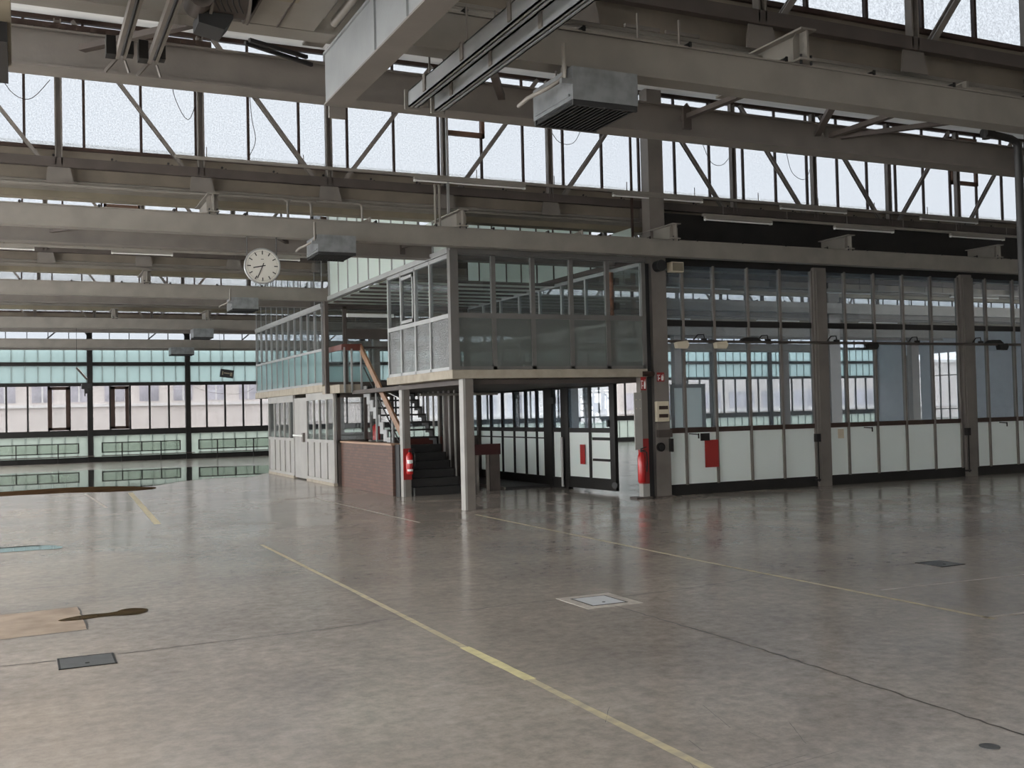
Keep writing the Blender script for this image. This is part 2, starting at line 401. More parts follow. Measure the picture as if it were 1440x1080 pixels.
tag(m.build('floor_plug', HATCH), 'small round dark plug in the bottom right foreground floor', 'floor plug')

def puddle(name, pts, mat, label, z=.003, sub=3, jit=.06):
    P = [Vector((*p, 0)) for p in pts]
    for _ in range(sub):
        Q = []
        for i, p in enumerate(P):
            q = P[(i + 1) % len(P)]; d = q - p; n = Vector((-d.y, d.x, 0)).normalized() if d.length > 0 else Vector((0, 0, 0))
            Q += [p.lerp(q, .25), p.lerp(q, .75)]
        P = Q
    P = [p + Vector((random.uniform(-jit, jit), random.uniform(-jit, jit), 0)) for p in P]
    bm = bmesh.new(); vsx = [bm.verts.new((p.x, p.y, z)) for p in P]; bm.faces.new(vsx)
    bmesh.ops.triangulate(bm, faces=bm.faces); bmesh.ops.recalc_face_normals(bm, faces=bm.faces)
    for f in bm.faces:
        if f.normal.z < 0: f.normal_flip()
    me = bpy.data.meshes.new(name); bm.to_mesh(me); bm.free(); me.materials.append(mat)
    o = bpy.data.objects.new(name, me); COL.objects.link(o); return tag(o, label, 'puddle')
puddle('puddle', [(-6.2, 39.4), (-.6, 40.4), (2.1, 40.7), (4.8, 40.3), (7.3, 38.6), (9.5, 38), (9.8, 35), (8.6, 33.4), (7.2, 33.9), (6.3, 31.2), (5.3, 31.7), (4.1, 30.9), (3.3, 29.2), (1.7, 29.0), (.5, 29.3), (-1, 29.6), (-6.2, 30)],
       WATER, 'wide still puddle mirroring the far window wall', .004, 2, .05)
puddle('mud_patch', [(-3, 29.9), (-.45, 29.8), (1.07, 30.45), (2.11, 30.15), (3.14, 28.9), (3.19, 28.1), (2.68, 27.66), (1.94, 27.7), (1.0, 28.3), (-.43, 28.1), (-3, 28.3)],
       MUD, 'dark brown wet mud along the near edge of the wide puddle', .006, 2, .05)
puddle('puddle', [(-1.6, 16.5), (-.26, 16.5), (.1, 16.52), (.42, 16.4), (.60, 15.9), (.3, 15.85), (-.25, 15.9), (-1.6, 15.8)],
       WATER, 'narrow bright puddle at the left edge of the photo', .004, 2, .02)
puddle('puddle', [(.26, 10.12), (.4, 10.24), (.54, 10.30), (.76, 10.26), (.84, 10.40), (.96, 10.42), (1.06, 10.32), (1.06, 10.16), (.93, 10.04), (.75, 10.12), (.54, 10.09), (.4, 10.06)],
       BROWNW, 'small brown puddle in the left foreground running across a cut slab', .004, 2, .006)

# ------------------------------------------------------------------ roof: gutters, ceiling slabs, clerestory windows
Z_SILL = 6.14; Z_HEAD = 8.25; Z_GUT = 5.35
def roof_bay(i, yg):
    yc = yg + 1.3                                   # plane of the clerestory
    x0, x1 = XL, XRR
    if i in (0, 1): x1 = XR
    # sloping ceiling rising towards this clerestory
    ylo = yc - BAY + .75
    if i == 0: ylo = YB
    zlo = 5.92 if i > 0 else 5.92
    m = MB().hexa([(x0, ylo, zlo), (x1, ylo, zlo), (x0, yc + .15, Z_HEAD + .05), (x1, yc + .15, Z_HEAD + .05),
                   (x0, ylo, zlo + .2), (x1, ylo, zlo + .2), (x0, yc + .15, Z_HEAD + .25), (x1, yc + .15, Z_HEAD + .25)])
    # beams under the slab read as shallow folds
    o = m.build('ceiling', CEIL); tag(o, kind='structure')
    # gutter box below the glass
    g = empty('trim_%d' % (i + 1)); tag(g, 'stepped sheet metal gutter below the %s clerestory' % ORD[i], kind='structure')
    y = yc
    a = MB()
    a.box(x0, x1, y + .02, y + .10, 5.62, 6.10); a.box(x0, x1, y + .10, y + .78, 5.62, 5.70); a.box(x0, x1, y + .70, y + .78, 5.70, 5.98)
    a.build('fascia', GUT, g)
    MB().box(x0, x1, y - .03, y + .10, 6.10, 6.155).build('sill_rail', DARKB, g, 'dark red-brown sill rail')
    a = MB(); a.prism([(y - .02, 5.60), (y - .02, 5.57), (y + .10, 5.46), (y + .10, 5.62), (y + .02, 5.62)], x0, x1, 0)
    a.build('drip_ledge', STEEL_L, g)
    a = MB(); a.box(x0, x1, y + .10, y + .16, Z_GUT, 5.62); a.box(x0, x1, y + .16, y + .36, Z_GUT, Z_GUT + .04); a.box(x0, x1, y + .33, y + .36, Z_GUT + .04, 5.65)
    a.build('lower_fascia', TAN, g)
    MB().tube([(x0, y - .08, 5.50), (x1, y - .08, 5.50)], .028, 10).build('conduit_pipe', STEEL_L, g)
    if i in (1, 2, 3):
        b = MB(); n0 = int((x0 - .4) / .877)
        for k in range(-6, 27):
            xb = .12 + .877 * k + .42
            b.tube([(xb, y + .022, 6.01), (xb, y + .005, 6.01)], .02, 8); b.tube([(xb + .06, y + .022, 5.98), (xb + .06, y + .005, 5.98)], .02, 8)
        b.build('bolt_heads', BLACK, g)
    # clerestory window
    w = empty('window_%d' % (i + 1)); tag(w, 'long textured glass clerestory of the %s roof bay' % ORD[i], kind='structure')
    a = MB()
    k = 0; x = .12 - .877 * int((.12 - x0) / .877)
    while x < x1:
        a.box(x - .02, x + .02, yc + .03, yc + .085, 6.15, Z_HEAD); x += .877
    a.box(x0, x1, yc + .02, yc + .1, Z_HEAD - .06, Z_HEAD + .05)
    a.build('mullions', DARKB, w)
    MB().box(x0, x1, yc + .055, yc + .062, 6.15, Z_HEAD - .05).build('glass', G_CLER if i < 3 else G_CLER, w)
    if i in (1, 2, 3):
        for xs in (7.20, 20.3, 1.92 if i == 3 else 24.6):
            s = MB(); z0 = 6.95
            for bx in ((xs, xs + .86, z0, z0 + .09), (xs, xs + .05, z0, 8.1), (xs + .79, xs + .86, 6.2 if xs < 0 else z0, 8.1), (xs, xs + .86, 8.02, 8.1)):
                s.box(bx[0], bx[1], yc - .02, yc + .05, bx[2], bx[3])
            s.build('vent_sash', RUST, w, 'rusty brown opening sash')
    portal(((x0 + x1) / 2, yc + .35, 7.2), (R(90), 0, 0), x1 - x0, 2.2)
for i, yg in enumerate(YG): roof_bay(i, yg)
# last slab runs down to the far wall
yc = YG[5] + 1.3
m = MB().hexa([(XL, yc + .75, 5.92), (XRR, yc + .75, 5.92), (XL, YF + .4, 6.6), (XRR, YF + .4, 6.6),
               (XL, yc + .75, 6.12), (XRR, yc + .75, 6.12), (XL, YF + .4, 6.8), (XRR, YF + .4, 6.8)])
tag(m.build('ceiling', CEIL), kind='structure')

# ------------------------------------------------------------------ roof trusses
XT = [11.5 + 2.178 * k for k in range(-10, 8)]
def truss(i, yg):
    yt = yg + 1.08
    t = thing('roof_truss', 'lattice steel roof truss in front of the %s clerestory' % ORD[i], 'roof truss', (XT[0], yt, 5.8))
    x1 = XR if i < 2 else 36
    xs = [x for x in XT + [XT[-1] + 2.178 * q for q in range(1, 6)] if x < x1 and (x > -4 or i > 5)]
    MB().box(XL, x1, yt - .05, yt + .05, 5.77, 5.92).build('bottom_chord', STEEL_D, t)
    MB().box(XL, x1, yt - .06, yt + .02, 8.22, 8.27).build('top_chord', STEEL_D, t)
    for x in xs:
        a = MB(); a.box(x - .055, x - .035, yt - .05, yt + .05, 5.80, 8.12); a.box(x + .035, x + .055, yt - .05, yt + .05, 5.80, 8.12); a.box(x - .04, x + .04, yt + .02, yt + .03, 5.8, 8.12)
        a.build('post', STEEL, t)
    for x in xs[:-1]:
        n = round((x - 11.5) / 2.178) % 6        # 0 at a column, V at n = 3
        xa, xb = (x + .22, x + 2.178 - .25) if n < 3 else (x + 2.178 - .22, x + .25)
        a = MB(); d = .028 if n in (0, 1, 5) else .02
        for sy in (-d, d): a.bar((xa, yt + sy * 1.4, 8.12), (xb, yt + sy * 1.4, 5.86), .07 if n not in (0, 1) else .05, .02, (0, 1, 0))
        a.bar((xa, yt, 8.12), (xb, yt, 5.86), .03, .03, (0, 1, 0))
        a.build('diagonal', STEEL, t)
    for x in xs:
        n = round((x - 11.5) / 2.178)
        a = MB(); wd = .16
        a.prism([(x - wd, 5.78), (x - wd - .03, 5.52), (x + wd + .06, 5.52), (x + wd, 5.78)], yt - .008, yt + .008, 1)
        a.build('gusset_plate', STEEL, t)
for i in (1, 2, 3, 4, 5): truss(i, YG[i])

# ------------------------------------------------------------------ crane beam pairs with hangers and bracing
def hook(mb, x, y, z):
    mb.box(x - .02, x + .02, y - .05, y + .03, z, z + .015); mb.box(x - .012, x + .012, y - .06, y - .045, z - .02, z + .025)
def crane_pair(i, yg):
    x1 = XR
    rng = [(XL, XR)]
    if i >= 2: rng = [(XL, 40)]
    for j, (a0, a1) in enumerate(rng):
        where = 'of the %s bay' % ORD[i] + (', beyond the glazed office block' if j else '')
        o = MB()
        o.box(a0, a1, yg, yg + .16, 4.665, 4.955)
        o.box(a0, a1, yg - .02, yg + .19, 4.645, 4.665); o.box(a0, a1, yg - .02, yg + .19, 4.955, 4.972)
        t = thing('crane_beam', 'long grey steel front crane beam ' + where, 'steel beam', ((a0 + a1) / 2, yg, 4.645))
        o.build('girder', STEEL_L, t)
        if j == 0 and i in (1, 2, 3):
            h = MB(); x = -3.2
            while x < min(a1, 24): hook(h, x, yg, 4.975); x += 1.08
            h.build('rail_clips', DARK, t)
        t = thing('crane_beam', 'long grey steel rear crane beam ' + where, 'steel beam', ((a0 + a1) / 2, yg + 1.55, 4.645))
        a1r = 11.9 if i == 1 else a1
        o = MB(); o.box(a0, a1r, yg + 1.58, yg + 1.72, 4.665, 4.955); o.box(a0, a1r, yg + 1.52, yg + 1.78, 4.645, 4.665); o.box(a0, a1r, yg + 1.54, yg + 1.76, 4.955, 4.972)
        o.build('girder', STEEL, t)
        if j == 0 and i in (1, 2):
            # horizontal lattice bracing between the pair
            segs = [(6.5, .5, 6.42, 1.5), (7.55, .45, 8.25, 1.5), (8.45, 1.5, 8.49, .2), (8.6, 1.5, 9.6, .2), (3.95, .9, 4.3, 1.5), (-1.6, .2, -.9, 1.5), (.5, 1.5, 1.6, .2)]
            for (xa, ya, xb, yb) in segs:
                MB().bar((xa, yg + ya, 4.82), (xb, yg + yb, 4.82), .07, .05).build('bracing_strut', STEEL_D, t)
            MB().prism([(6.36, 4.68), (6.36, 4.9), (6.41, 4.96), (6.46, 4.9), (6.46, 4.68)], yg + 1.4, yg + 1.43, 1).build('gusset_plate', STEEL_D, t)
for i, yg in enumerate(YG): crane_pair(i, yg)

# hangers: short cantilever beams that carry the crane beams
def hanger(x, yg, label, y_back=1.2):
    t = thing('hanger_beam', label, 'bracket', (x, yg, 4.972), 'cantilever brackets above the crane beams')
    z0, z1 = 4.974, 5.27
    o = MB(); o.box(x - .012, x + .012, yg - .12, yg + y_back, z0 + .02, z1 - .018)
    o.box(x - .09, x + .09, yg - .14, yg + y_back, z1 - .018, z1)
    o.box(x - .09, x + .09, yg - .12, yg + y_back, z0, z0 + .02)
    o.build('stub_beam', STEEL_L, t)
    e = MB(); e.prism([(x - .09, z0 + .02), (x - .09, z1 - .08), (x - .05, z1 - .02), (x - .012, z1 - .02), (x - .012, z0 + .02)], yg - .02, yg - .01, 1)
    e.build('stiffener', STEEL_L, t)
    e = MB(); e.prism([(x + .09, z0 + .02), (x + .09, z1 - .08), (x + .05, z1 - .02), (x + .012, z1 - .02), (x + .012, z0 + .02)], yg - .02, yg - .01, 1)
    e.build('stiffener', STEEL_L, t)
    b = MB()
    for sx in (-.06, .06): b.tube([(x + sx, yg - .09, 4.94), (x + sx, yg - .09, 5.03)], .012, 8)
    b.build('clamp_bolts', BLACK, t)
    return t
hx = [2.78, 7.0, 11.4, 15.75, 20.15]
ordn = ['leftmost', 'second from left', 'third from left', 'fourth from left', 'fifth from left', 'sixth from left']
hanger(6.72, YG[1], 'cantilever bracket on the nearest crane beam in the upper right of the photo')
hanger(2.35, YG[1], 'cantilever bracket on the nearest crane beam, partly behind the big crane girder')
for j, x in enumerate(hx): hanger(x, YG[2], '%s of the cantilever brackets on the second crane beam' % ordn[j].capitalize())
for j, x in enumerate([-1.6, 2.75]): hanger(x, YG[3], '%s bracket on the third crane beam' % ['Left', 'Right'][j])
for j, x in enumerate([2.75, 5.6]): hanger(x, YG[4], '%s bracket on the fourth crane beam' % ['Left', 'Right'][j])
# small rail stops on the beams
for (x, yg, lb) in ((8.85, YG[1], 'small bent rail stop on the nearest crane beam near the right edge'),
                    (9.35, YG[2], 'small bent rail stop on the second crane beam above the glazed office'),
                    (5.3, YG[2], 'small bent rail stop on the second crane beam right of a pair of pipes')):
    o = MB(); o.prism([(x - .12, 4.975), (x + .06, 5.05), (x + .06, 4.975)], yg + .03, yg + .05, 1); o.box(x + .03, x + .06, yg - .03, yg + .12, 4.975, 5.05)
    tag(o.build('rail_stop', STEEL_L), lb, 'rail stop')

# pipe risers on the beams (pairs seen between clerestory and beam)
def riser(x, y, z0, z1, run, label):
    o = MB(); r = .022
    o.tube([(x - run, y, z1), (x - .06, y, z1), (x - .015, y, z1 - .02), (x, y, z1 - .07), (x, y, z0)], r, 8)
    tag(o.build('pipe_riser', STEEL_L), label, 'pipe')
riser(4.15, YG[2] + .75, 4.9, 5.42, 9.0, 'long conduit pipe bending down left of the twin beam risers')
riser(4.55, YG[2] + .75, 4.9, 5.40, .35, 'second short pipe bending down beside the long conduit')
riser(5.45, YG[2] + .75, 4.9, 5.42, .8, 'thin pipe dropping onto the second crane beam left of the bracket')
for k, x in enumerate((6.72, 6.80)):
    o = MB().tube([(x, YG[2] + .5, 4.9), (x, YG[2] + .5, 5.75), (x + .03, YG[2] + .6, 5.82)], .024, 8)
    tag(o.build('pipe_riser', STEEL_L), ['Left', 'Right'][k] + ' of the twin upright pipes beside the bracket above the office corner', 'pipe')
for k, (x, h) in enumerate(((5.06, .28), (5.5, .28))):
    o = MB(); yg = YG[1]; o.box(x - .07, x - .055, yg + .1, yg + .12, 4.972, 4.972 + h)
    o.box(x - .07, x - .01, yg + .08, yg + .16, 4.972, 4.99); o.box(x - .07, x + .3, yg + .3, yg + .33, 5.2, 5.23)
    tag(o.build('pipe_support', STEEL), ['Left', 'Right'][k] + ' upright pipe support on the nearest crane beam above the heater', 'pipe support')
o = MB().tube([(2.6, YG[1] + .55, 5.2), (9.5, YG[1] + .55, 5.2)], .028, 8)
tag(o.build('conduit_pipe', STEEL_L), 'long horizontal conduit pipe above the nearest crane beam', 'pipe')

# ------------------------------------------------------------------ columns
def column(x, y, label, top=5.8, w=.34):
    t = thing('steel_column', label, 'column', (x, y, 0))
    o = MB(); o.box(x - w / 2, x + w / 2, y - .14, y - .12, 0, top); o.box(x - w / 2, x + w / 2, y + .12, y + .14, 0, top)
    o.box(x - w / 2, x - w / 2 + .02, y - .12, y + .12, 0, top); o.box(x + w / 2 - .02, x + w / 2, y - .12, y + .12, 0, top)
    o.build('shaft', STEEL, t)
    MB().box(x - w / 2 - .05, x + w / 2 + .05, y - .19, y + .19, 0, .02).build('base_plate', STEEL_D, t)
    return t
MAINCOL = column(11.49, 17.62, 'grey steel column at the junction of office and glass partition', 8.1, .34)
column(11.58, YG[1] + 1.2, 'tan column at the right edge of the photo behind a black downpipe', 8.1, .3)
for (x, y, lb) in ((24.6, YG[3], 'column'), (24.6, YG[4], 'column'), (11.5, YG[4] + 1.2, 'column'), (24.6, YG[2] + 10, 'column'), (37.7, YG[4] + 1.2, 'column'), (37.7, YG[3] + 1.2, 'column'), (24.6, YG[5] + 1, 'column')):
    pass
for k, (x, y) in enumerate(((24.6, 27.1), (24.6, 36.2), (24.6, 45.3), (37.7, 36.2), (37.7, 45.3), (14.5, 36.2), (14.5, 45.3))):
    names = ['nearer', 'middle', 'farthest', 'nearer', 'farther', 'nearer', 'farther']
    rows = ['third', 'third', 'third', 'fourth', 'fourth', 'second', 'second']
    c = column(x, y, 'bluish column in the room behind the partition, %s of its row (%s row from the left)' % (names[k], rows[k]), 6.0, .45)

# black downpipe at the right edge
t = thing('downpipe', 'black rainwater downpipe with elbow at the right edge of the photo', 'pipe', (11.22, 8.85, 0))
o = MB(); xx, yy = 10.99, 8.80
o.tube([(xx, yy, 0), (xx, yy, 4.80), (xx - .03, yy, 4.87), (xx - .12, yy, 4.90), (10.5, yy, 4.93)], .045, 14); o.build('pipe', BLACK, t)
o = MB(); o.tube([(10.55, yy, 4.93), (10.42, yy, 4.93)], .06, 14); o.tube([(10.46, yy, 4.86), (10.46, yy, 5.25)], .05, 12); o.build('junction', BLACK, t)
MB().tube([(xx + .06, yy - .05, 0.05), (xx + .06, yy - .05, 4.7)], .014, 8).build('white_conduit', WHITE, t, 'thin white conduit')

# ------------------------------------------------------------------ lighting tracks with tubes
def ceil_z(y):
    for q in YG:
        c = q + 1.3
        if c - BAY + .75 < y <= c: return 5.92 + (y - c + BAY - .75) / (BAY - .6) * (Z_HEAD + .05 - 5.92)
    return 5.35
def track(x0, x1, y, z, label, lamps, lamp_label, drop=.22):
    t = thing('lighting_track', label, 'lighting track', (x0, y, z))
    o = MB(); o.box(x0, x1, y - .03, y + .03, z, z + .05); o.build('rail', STEEL_L, t)
    o = MB()
    x = x0 + .5
    while x < x1:
        o.box(x - .006, x + .006, y - .006, y + .006, z + .05, z + drop); x += 1.6
    o.build('suspension_rods', STEEL, t)
    for k, (a, b) in enumerate(lamps):
        l = thing('fluorescent_lamp', lamp_label % ordn[k].capitalize() if '%s' in lamp_label else lamp_label, 'fluorescent lamp', ((a + b) / 2, y, z - .08))
        c = MB(); c.prism([(y - .045, z - .05), (y - .03, z), (y + .03, z), (y + .045, z - .05)], a, b, 0); c.build('housing', WHITE if False else STEEL_L, l)
        MB().tube([(a + .04, y, z - .066), (b - .04, y, z - .066)], .016, 10).build('tube', WHITE, l, 'white fluorescent tube')
        MB().box(a, a + .04, y - .03, y + .03, z - .085, z - .05).box(b - .04, b, y - .03, y + .03, z - .085, z - .05).build('end_caps', WHITE, l)
track(2.32, 24, 17.5, 5.97, 'upper lighting track crossing in front of the second clerestory', [(6.4, 8.6), (10.5, 12.6), (14.6, 16.4), (18.6, 20.4)],
      '%s of the tube lamps on the upper lighting track')
track(12.2, 23, 16.95, 5.50, 'lower right lighting track above the glass partition', [(12.25, 13.9), (15.55, 17.2), (18.9, 20.6)],
      '%s of the tube lamps on the lower right lighting track')
track(XL, 6.6, 25.5, 5.66, 'lighting track under the third roof bay left of the office', [(-1.9, .35), (1.95, 3.3), (5.0, 6.3)],
      '%s of the tube lamps on the track left of the clock')
track(XL, 6.6, 34.6, 5.52, 'lighting track under the fourth roof bay', [(-.6, 1.5), (4.0, 6.2)], '%s of the tube lamps on the distant fourth bay track')
track(XL, 6.6, 43.6, 5.42, 'lighting track under the fifth roof bay', [(-4, 2.6), (7 - 3, 6.5)], '%s of the lamps on the most distant track')
# lamps in the room behind
for j, yy in enumerate((22.5, 31.5, 40.5)):
    track(13, 36, yy, 4.9 + .1 * j, '%s lighting track in the room behind the glass partition' % ['Nearest', 'Middle', 'Farthest'][j],
          [(15, 17), (20, 22), (25, 27), (30, 32)], '%s of the lamps on the ' + ['nearest', 'middle', 'farthest'][j] + ' track behind the partition', ceil_z(yy) - (4.9 + .1 * j))

# ------------------------------------------------------------------ overhead crane girders and runway rails (run in depth)
t = thing('crane_girder', 'big steel crane girder, toned pale as if lit from the left, running towards the camera in the upper middle', 'steel beam', (2.3, 8, 4.2))
g_ = MB(); g_.box(2.22, 2.38, -6, 8.05, 4.22, 4.60); g_.box(2.22, 2.38, -6, 8.05, 4.215, 4.22); MB().box(2.205, 2.395, -6, 8.05, 4.20, 4.214).build('bottom_flange', STEEL, t); g_.box(2.205, 2.395, -6, 8.05, 4.60, 4.62); g_.build('girder', GIRD, t)  # lit tone on the web, darker steel on the underside
e = MB()
for y in (6.75, 6.1): MB().prism([(y, 4.22), (y + .18, 4.40), (y + .08, 4.6), (y, 4.6)], 2.205, 2.22, 0).build('web_plate', GIRD, t)
o = MB(); o.box(2.57, 2.72, 9.2, 9.24, 4.45, 4.64); tag(o.build('end_bracket', STEEL), 'small slotted bracket under the rear crane beam at the end of the big girder', 'bracket')
tag(MB().tube([(2.16, 1, 4.68), (2.16, 7.55, 4.68)], .035, 12).build('conduit_pipe', STEEL_L), 'thick pipe with couplings running along the left of the big crane girder', 'pipe')
tag(MB().tube([(2.06, 1, 4.70), (2.06, 7.5, 4.70)], .022, 10).build('conduit_pipe', STEEL_L), 'thinner pipe beside the thick pipe left of the crane girder', 'pipe')
tag(MB().box(1.2, 2.20, 6.40, 6.44, 4.53, 4.60).build('cross_bar', STEEL), 'flat cross bar ending against the web of the big crane girder', 'steel bar')

def runway(x, y1, z, label, w=.085):
    t = thing('runway_rail', label, 'rail', (x, y1, z))
    o = MB(); o.box(x - w / 2, x - w / 2 + .012, -6, y1, z, z + .14); o.box(x + w / 2 - .012, x + w / 2, -6, y1, z, z + .14); o.box(x - w / 2, x + w / 2, -6, y1, z + .13, z + .14)
    o.box(x - w / 2, x - .012, -6, y1, z, z + .01); o.box(x + .012, x + w / 2, -6, y1, z, z + .01)
    o.build('channel', RAILM, t)
    for y in (y1 - .45, y1 - 1.25, y1 - 2.1, y1 - 2.9):
        c = MB(); c.box(x - w / 2 - .012, x + w / 2 + .012, y, y + .05, z + .02, z + .16); c.box(x - .006, x + .006, y + .015, y + .03, z + .16, z + .45); c.build('clamp', STEEL, t)
    MB().box(x - w / 2 - .03, x + w / 2 + .01, y1 - .02, y1, z - .02, z + .15).build('end_stop', STEEL_L, t)
runway(3.08, 8.42, 4.37, 'left of the two bright runway rails beside the unit heater')
runway(3.33, 8.45, 4.37, 'right of the two bright runway rails beside the unit heater')
def wire_rail(x, y1, z, label):
    t = thing('runway_rail', label, 'rail', (x, y1, z))
    o = MB(); o.bar((x - .025, -4, z + .03), (x - .025, y1, z + .03), .028, .06); o.bar((x + .025, -4, z + .03), (x + .025, y1, z + .03), .022, .05); o.build('rail', STEEL, t)
    MB().tube([(x, -4, z + .01), (x, y1 - .1, z + .01)], .012, 8).build('cable', BLACK, t)
    MB().box(x - .11, x - .042, y1 - .12, y1, z, z + .14).build('junction_box', DARK, t)
    MB().box(x + .042, x + .085, y1 - .1, y1, z + .02, z + .12).build('junction_box', DARK, t)
    MB().bar((x - .02, y1, z + .02), (x - .11, y1 + .03, z - .09), .022, .02).build('end_bracket', STEEL, t)
    MB().bar((x + .03, y1, z), (x + .06, y1 + .03, z - .08), .015, .015).build('end_bracket', STEEL, t)
wire_rail(.72, 8.30, 4.46, 'left of the two thin wire rails in the top left')
wire_rail(.95, 8.32, 4.46, 'right of the two thin wire rails in the top left')
t = thing('crane_girder', 'tan boxed girder end at the top left edge of the photo', 'steel beam', (-.2, 8, 4.2))
MB().box(-.36, -.02, 0, 7.66, 4.12, 4.64).build('girder', TAN, t); MB().box(-.34, -.04, 6.8, 7.64, 4.0, 4.12).build('end_plate', DARK, t)

# hoist machine
t = thing('hoist_unit', 'dark hoist machine with round drum and gearbox hanging in the top left', 'hoist', (1.25, 7.2, 4.35))
MB().tube([(1.22, 7.3, 4.66), (1.45, 7.3, 4.66)], [.14, .14], 24).build('drum', STEEL_D, t)
MB().tube([(1.45, 7.3, 4.66), (1.47, 7.3, 4.66)], .165, 24).build('drum_flange', STEEL, t)
MB().tube([(1.20, 7.3, 4.66), (1.22, 7.3, 4.66)], .165, 24).build('drum_flange', STEEL, t)
o = MB(); o.prism([(1.13, 4.44), (1.30, 4.41), (1.36, 4.49), (1.36, 4.52), (1.13, 4.52)], 7.25, 7.5, 1); o.build('oil_tray', BLACK, t)
MB().tube([(1.13, 7.12, 4.58), (1.13, 7.35, 4.58)], .085, 20).build('gearbox', STEEL_D, t)
MB().tube([(1.13, 7.09, 4.58), (1.13, 7.12, 4.58)], .035, 16).build('bearing_cap', STEEL, t)
o = MB()
for k in range(5):
    x = 1.18 + .04 * k; o.tube([(x, 7.12, 4.8), (x + .02, 7.10, 4.64), (x + .04, 7.12, 4.54), (x + .08, 7.2, 4.52)], .006, 6)
o.build('cables', BLACK, t)
MB().box(1.15, 1.45, 7.32, 7.36, 4.82, 5.0).build('hanger_plate', STEEL, t)
for k, (a_, b_) in enumerate((((1.75, 8.64), (2.29, 8.88)), ((1.73, 8.72), (2.38, 9.06)))):
    tag(MB().bar((a_[0], a_[1], 4.86), (b_[0], b_[1], 4.86), .03, .03).build('black_strut', BLACK), ('Nearer', 'Farther')[k] + ' of two thin black struts left of the big crane girder', 'strut')
t = thing('toothed_bar', 'dark toothed bar lying on the rear crane beam at the top left', 'bar', (.7, YG[1] + 1.55, 4.975))
o = MB(); o.box(-.2, 1.55, YG[1] + 1.56, YG[1] + 1.62, 4.974, 5.03)
for k in range(14): o.box(-.15 + .12 * k, -.10 + .12 * k, YG[1] + 1.53, YG[1] + 1.56, 4.974, 5.0)
o.build('bar', DARKB, t)
tag(MB().tube([(2.9, 8.5, 4.95), (3.2, 8.5, 4.98), (3.33, 8.5, 4.97), (3.40, 8.5, 4.91), (3.44, 8.5, 4.78)], .016, 8).build('bent_conduit', STEEL_L), 'thin bent conduit between the big crane girder and the runway rails', 'pipe')
# flat sheet casing between hoist and girder
t = thing('sheet_casing', 'flat grey sheet metal casing between the hoist and the crane girder', 'casing', (1.6, 6.5, 4.6))
MB().box(1.52, 2.02, 5.6, 7.62, 4.62, 4.80).build('casing', STEEL_L, t)
o = MB(); o.box(1.52, 1.535, 5.6, 7.62, 4.60, 4.81); o.box(1.74, 1.75, 5.6, 7.62, 4.61, 4.63); o.build('seams', STEEL_D, t)
MB().box(1.58, 1.78, 7.0, 7.12, 4.612, 4.62).build('stain_plate', TAN, t)

# ------------------------------------------------------------------ unit heaters
def heater(x, y, z, label, yb, full=True, L=.62, D=.72, H=.27):
    t = thing('unit_heater', label, 'heater', (x, y, z), 'unit heaters under the crane beams')
    o = MB(); o.box(x, x + L, y, y + D, z, z + H); o.build('casing', GALV, t)
    g = MB()
    n = 14
    for k in range(n):
        xa = x + .02 + (L - .04) * k / (n - 1); g.bar((xa, y + .03, z - .02), (xa, y + D - .03, z - .02), .008, .045, (.4, 0, 1))
    g.box(x + .005, x + L - .005, y + .005, y + .03, z - .045, z); g.box(x + .005, x + L - .005, y + D - .03, y + D - .005, z - .045, z)
    g.build('louvre_grille', BLACK, t)
    if full:
        p = MB(); p.tube([(x - .02, y + .1, z + .48), (x - .02, y + .1, z + .22), (x - .06, y + .12, z + .17), (x - .14, y + .2, z + .12), (x - .2, y + .42, z + .10), (x - .2, y + .6, z + .08)], .018, 10)
        p.tube([(x - .045, y + .04, z + .46), (x - .045, y + .04, z + .15), (x + .0, y + .03, z + .14)], .014, 8)
        p.build('heating_pipes', STEEL_L, t)
        b = MB(); b.box(x - .015, x, y + .05, y + D - .05, z + .03, z + .05); b.box(x - .1, x + .0, y + .0, y + .04, z + .12, z + .16); b.build('side_flange', GALV, t)
    h = MB()
    for a in (.08, L - .08):
        for b_ in (yb + .03, yb + .13):
            if b_ < y + D: h.box(x + a - .006, x + a + .006, b_ - .006, b_ + .006, z + H, 4.646)
    h.build('hanging_rods', STEEL, t)
    return t
heater(4.10, 7.42, 4.28, 'large nearest unit heater with pipes on its left side', YG[1])
heater(4.30, 16.2, 4.35, 'unit heater under the second crane beam right of the clock', YG[2])
heater(4.62, 25.35, 4.36, 'unit heater under the third crane beam, left of the office rear box', YG[3])
heater(5.05, 34.4, 4.36, 'unit heater under the fourth crane beam, small and distant', YG[4], False)
heater(5.5, 43.5, 4.36, 'dark farthest unit heater under the fifth crane beam', YG[5], False, L=.9)

# ------------------------------------------------------------------ clock
cx, cy, cz = 3.55, 16.86, 4.17
t = thing('hanging_clock', 'round white station-style clock hanging below the second crane beam', 'clock', (cx, cy, cz))
MB().tube([(cx, cy - .05, cz), (cx, cy + .05, cz)], .278, 48).build('housing', ALU_D, t)
o = MB(); n = 48; prof = [(.262, -.05), (.285, -.062), (.29, -.05), (.285, .0)]
v = []; f = []
for k in range(n):
    a = 2 * math.pi * k / n
    for r_, d in prof: v.append((cx + r_ * math.cos(a), cy + d, cz + r_ * math.sin(a)))
for k in range(n):
    for j in range(3): f.append((k * 4 + j, k * 4 + j + 1, ((k + 1) % n) * 4 + j + 1, ((k + 1) % n) * 4 + j))
o.add(v, f, True); o.build('rim', ALU, t)
MB().tube([(cx, cy - .054, cz), (cx, cy - .05, cz)], .264, 48).build('dial', coat('clock_dial', (.50, .49, .44), .4, var=.03), t, 'white dial')
o = MB()
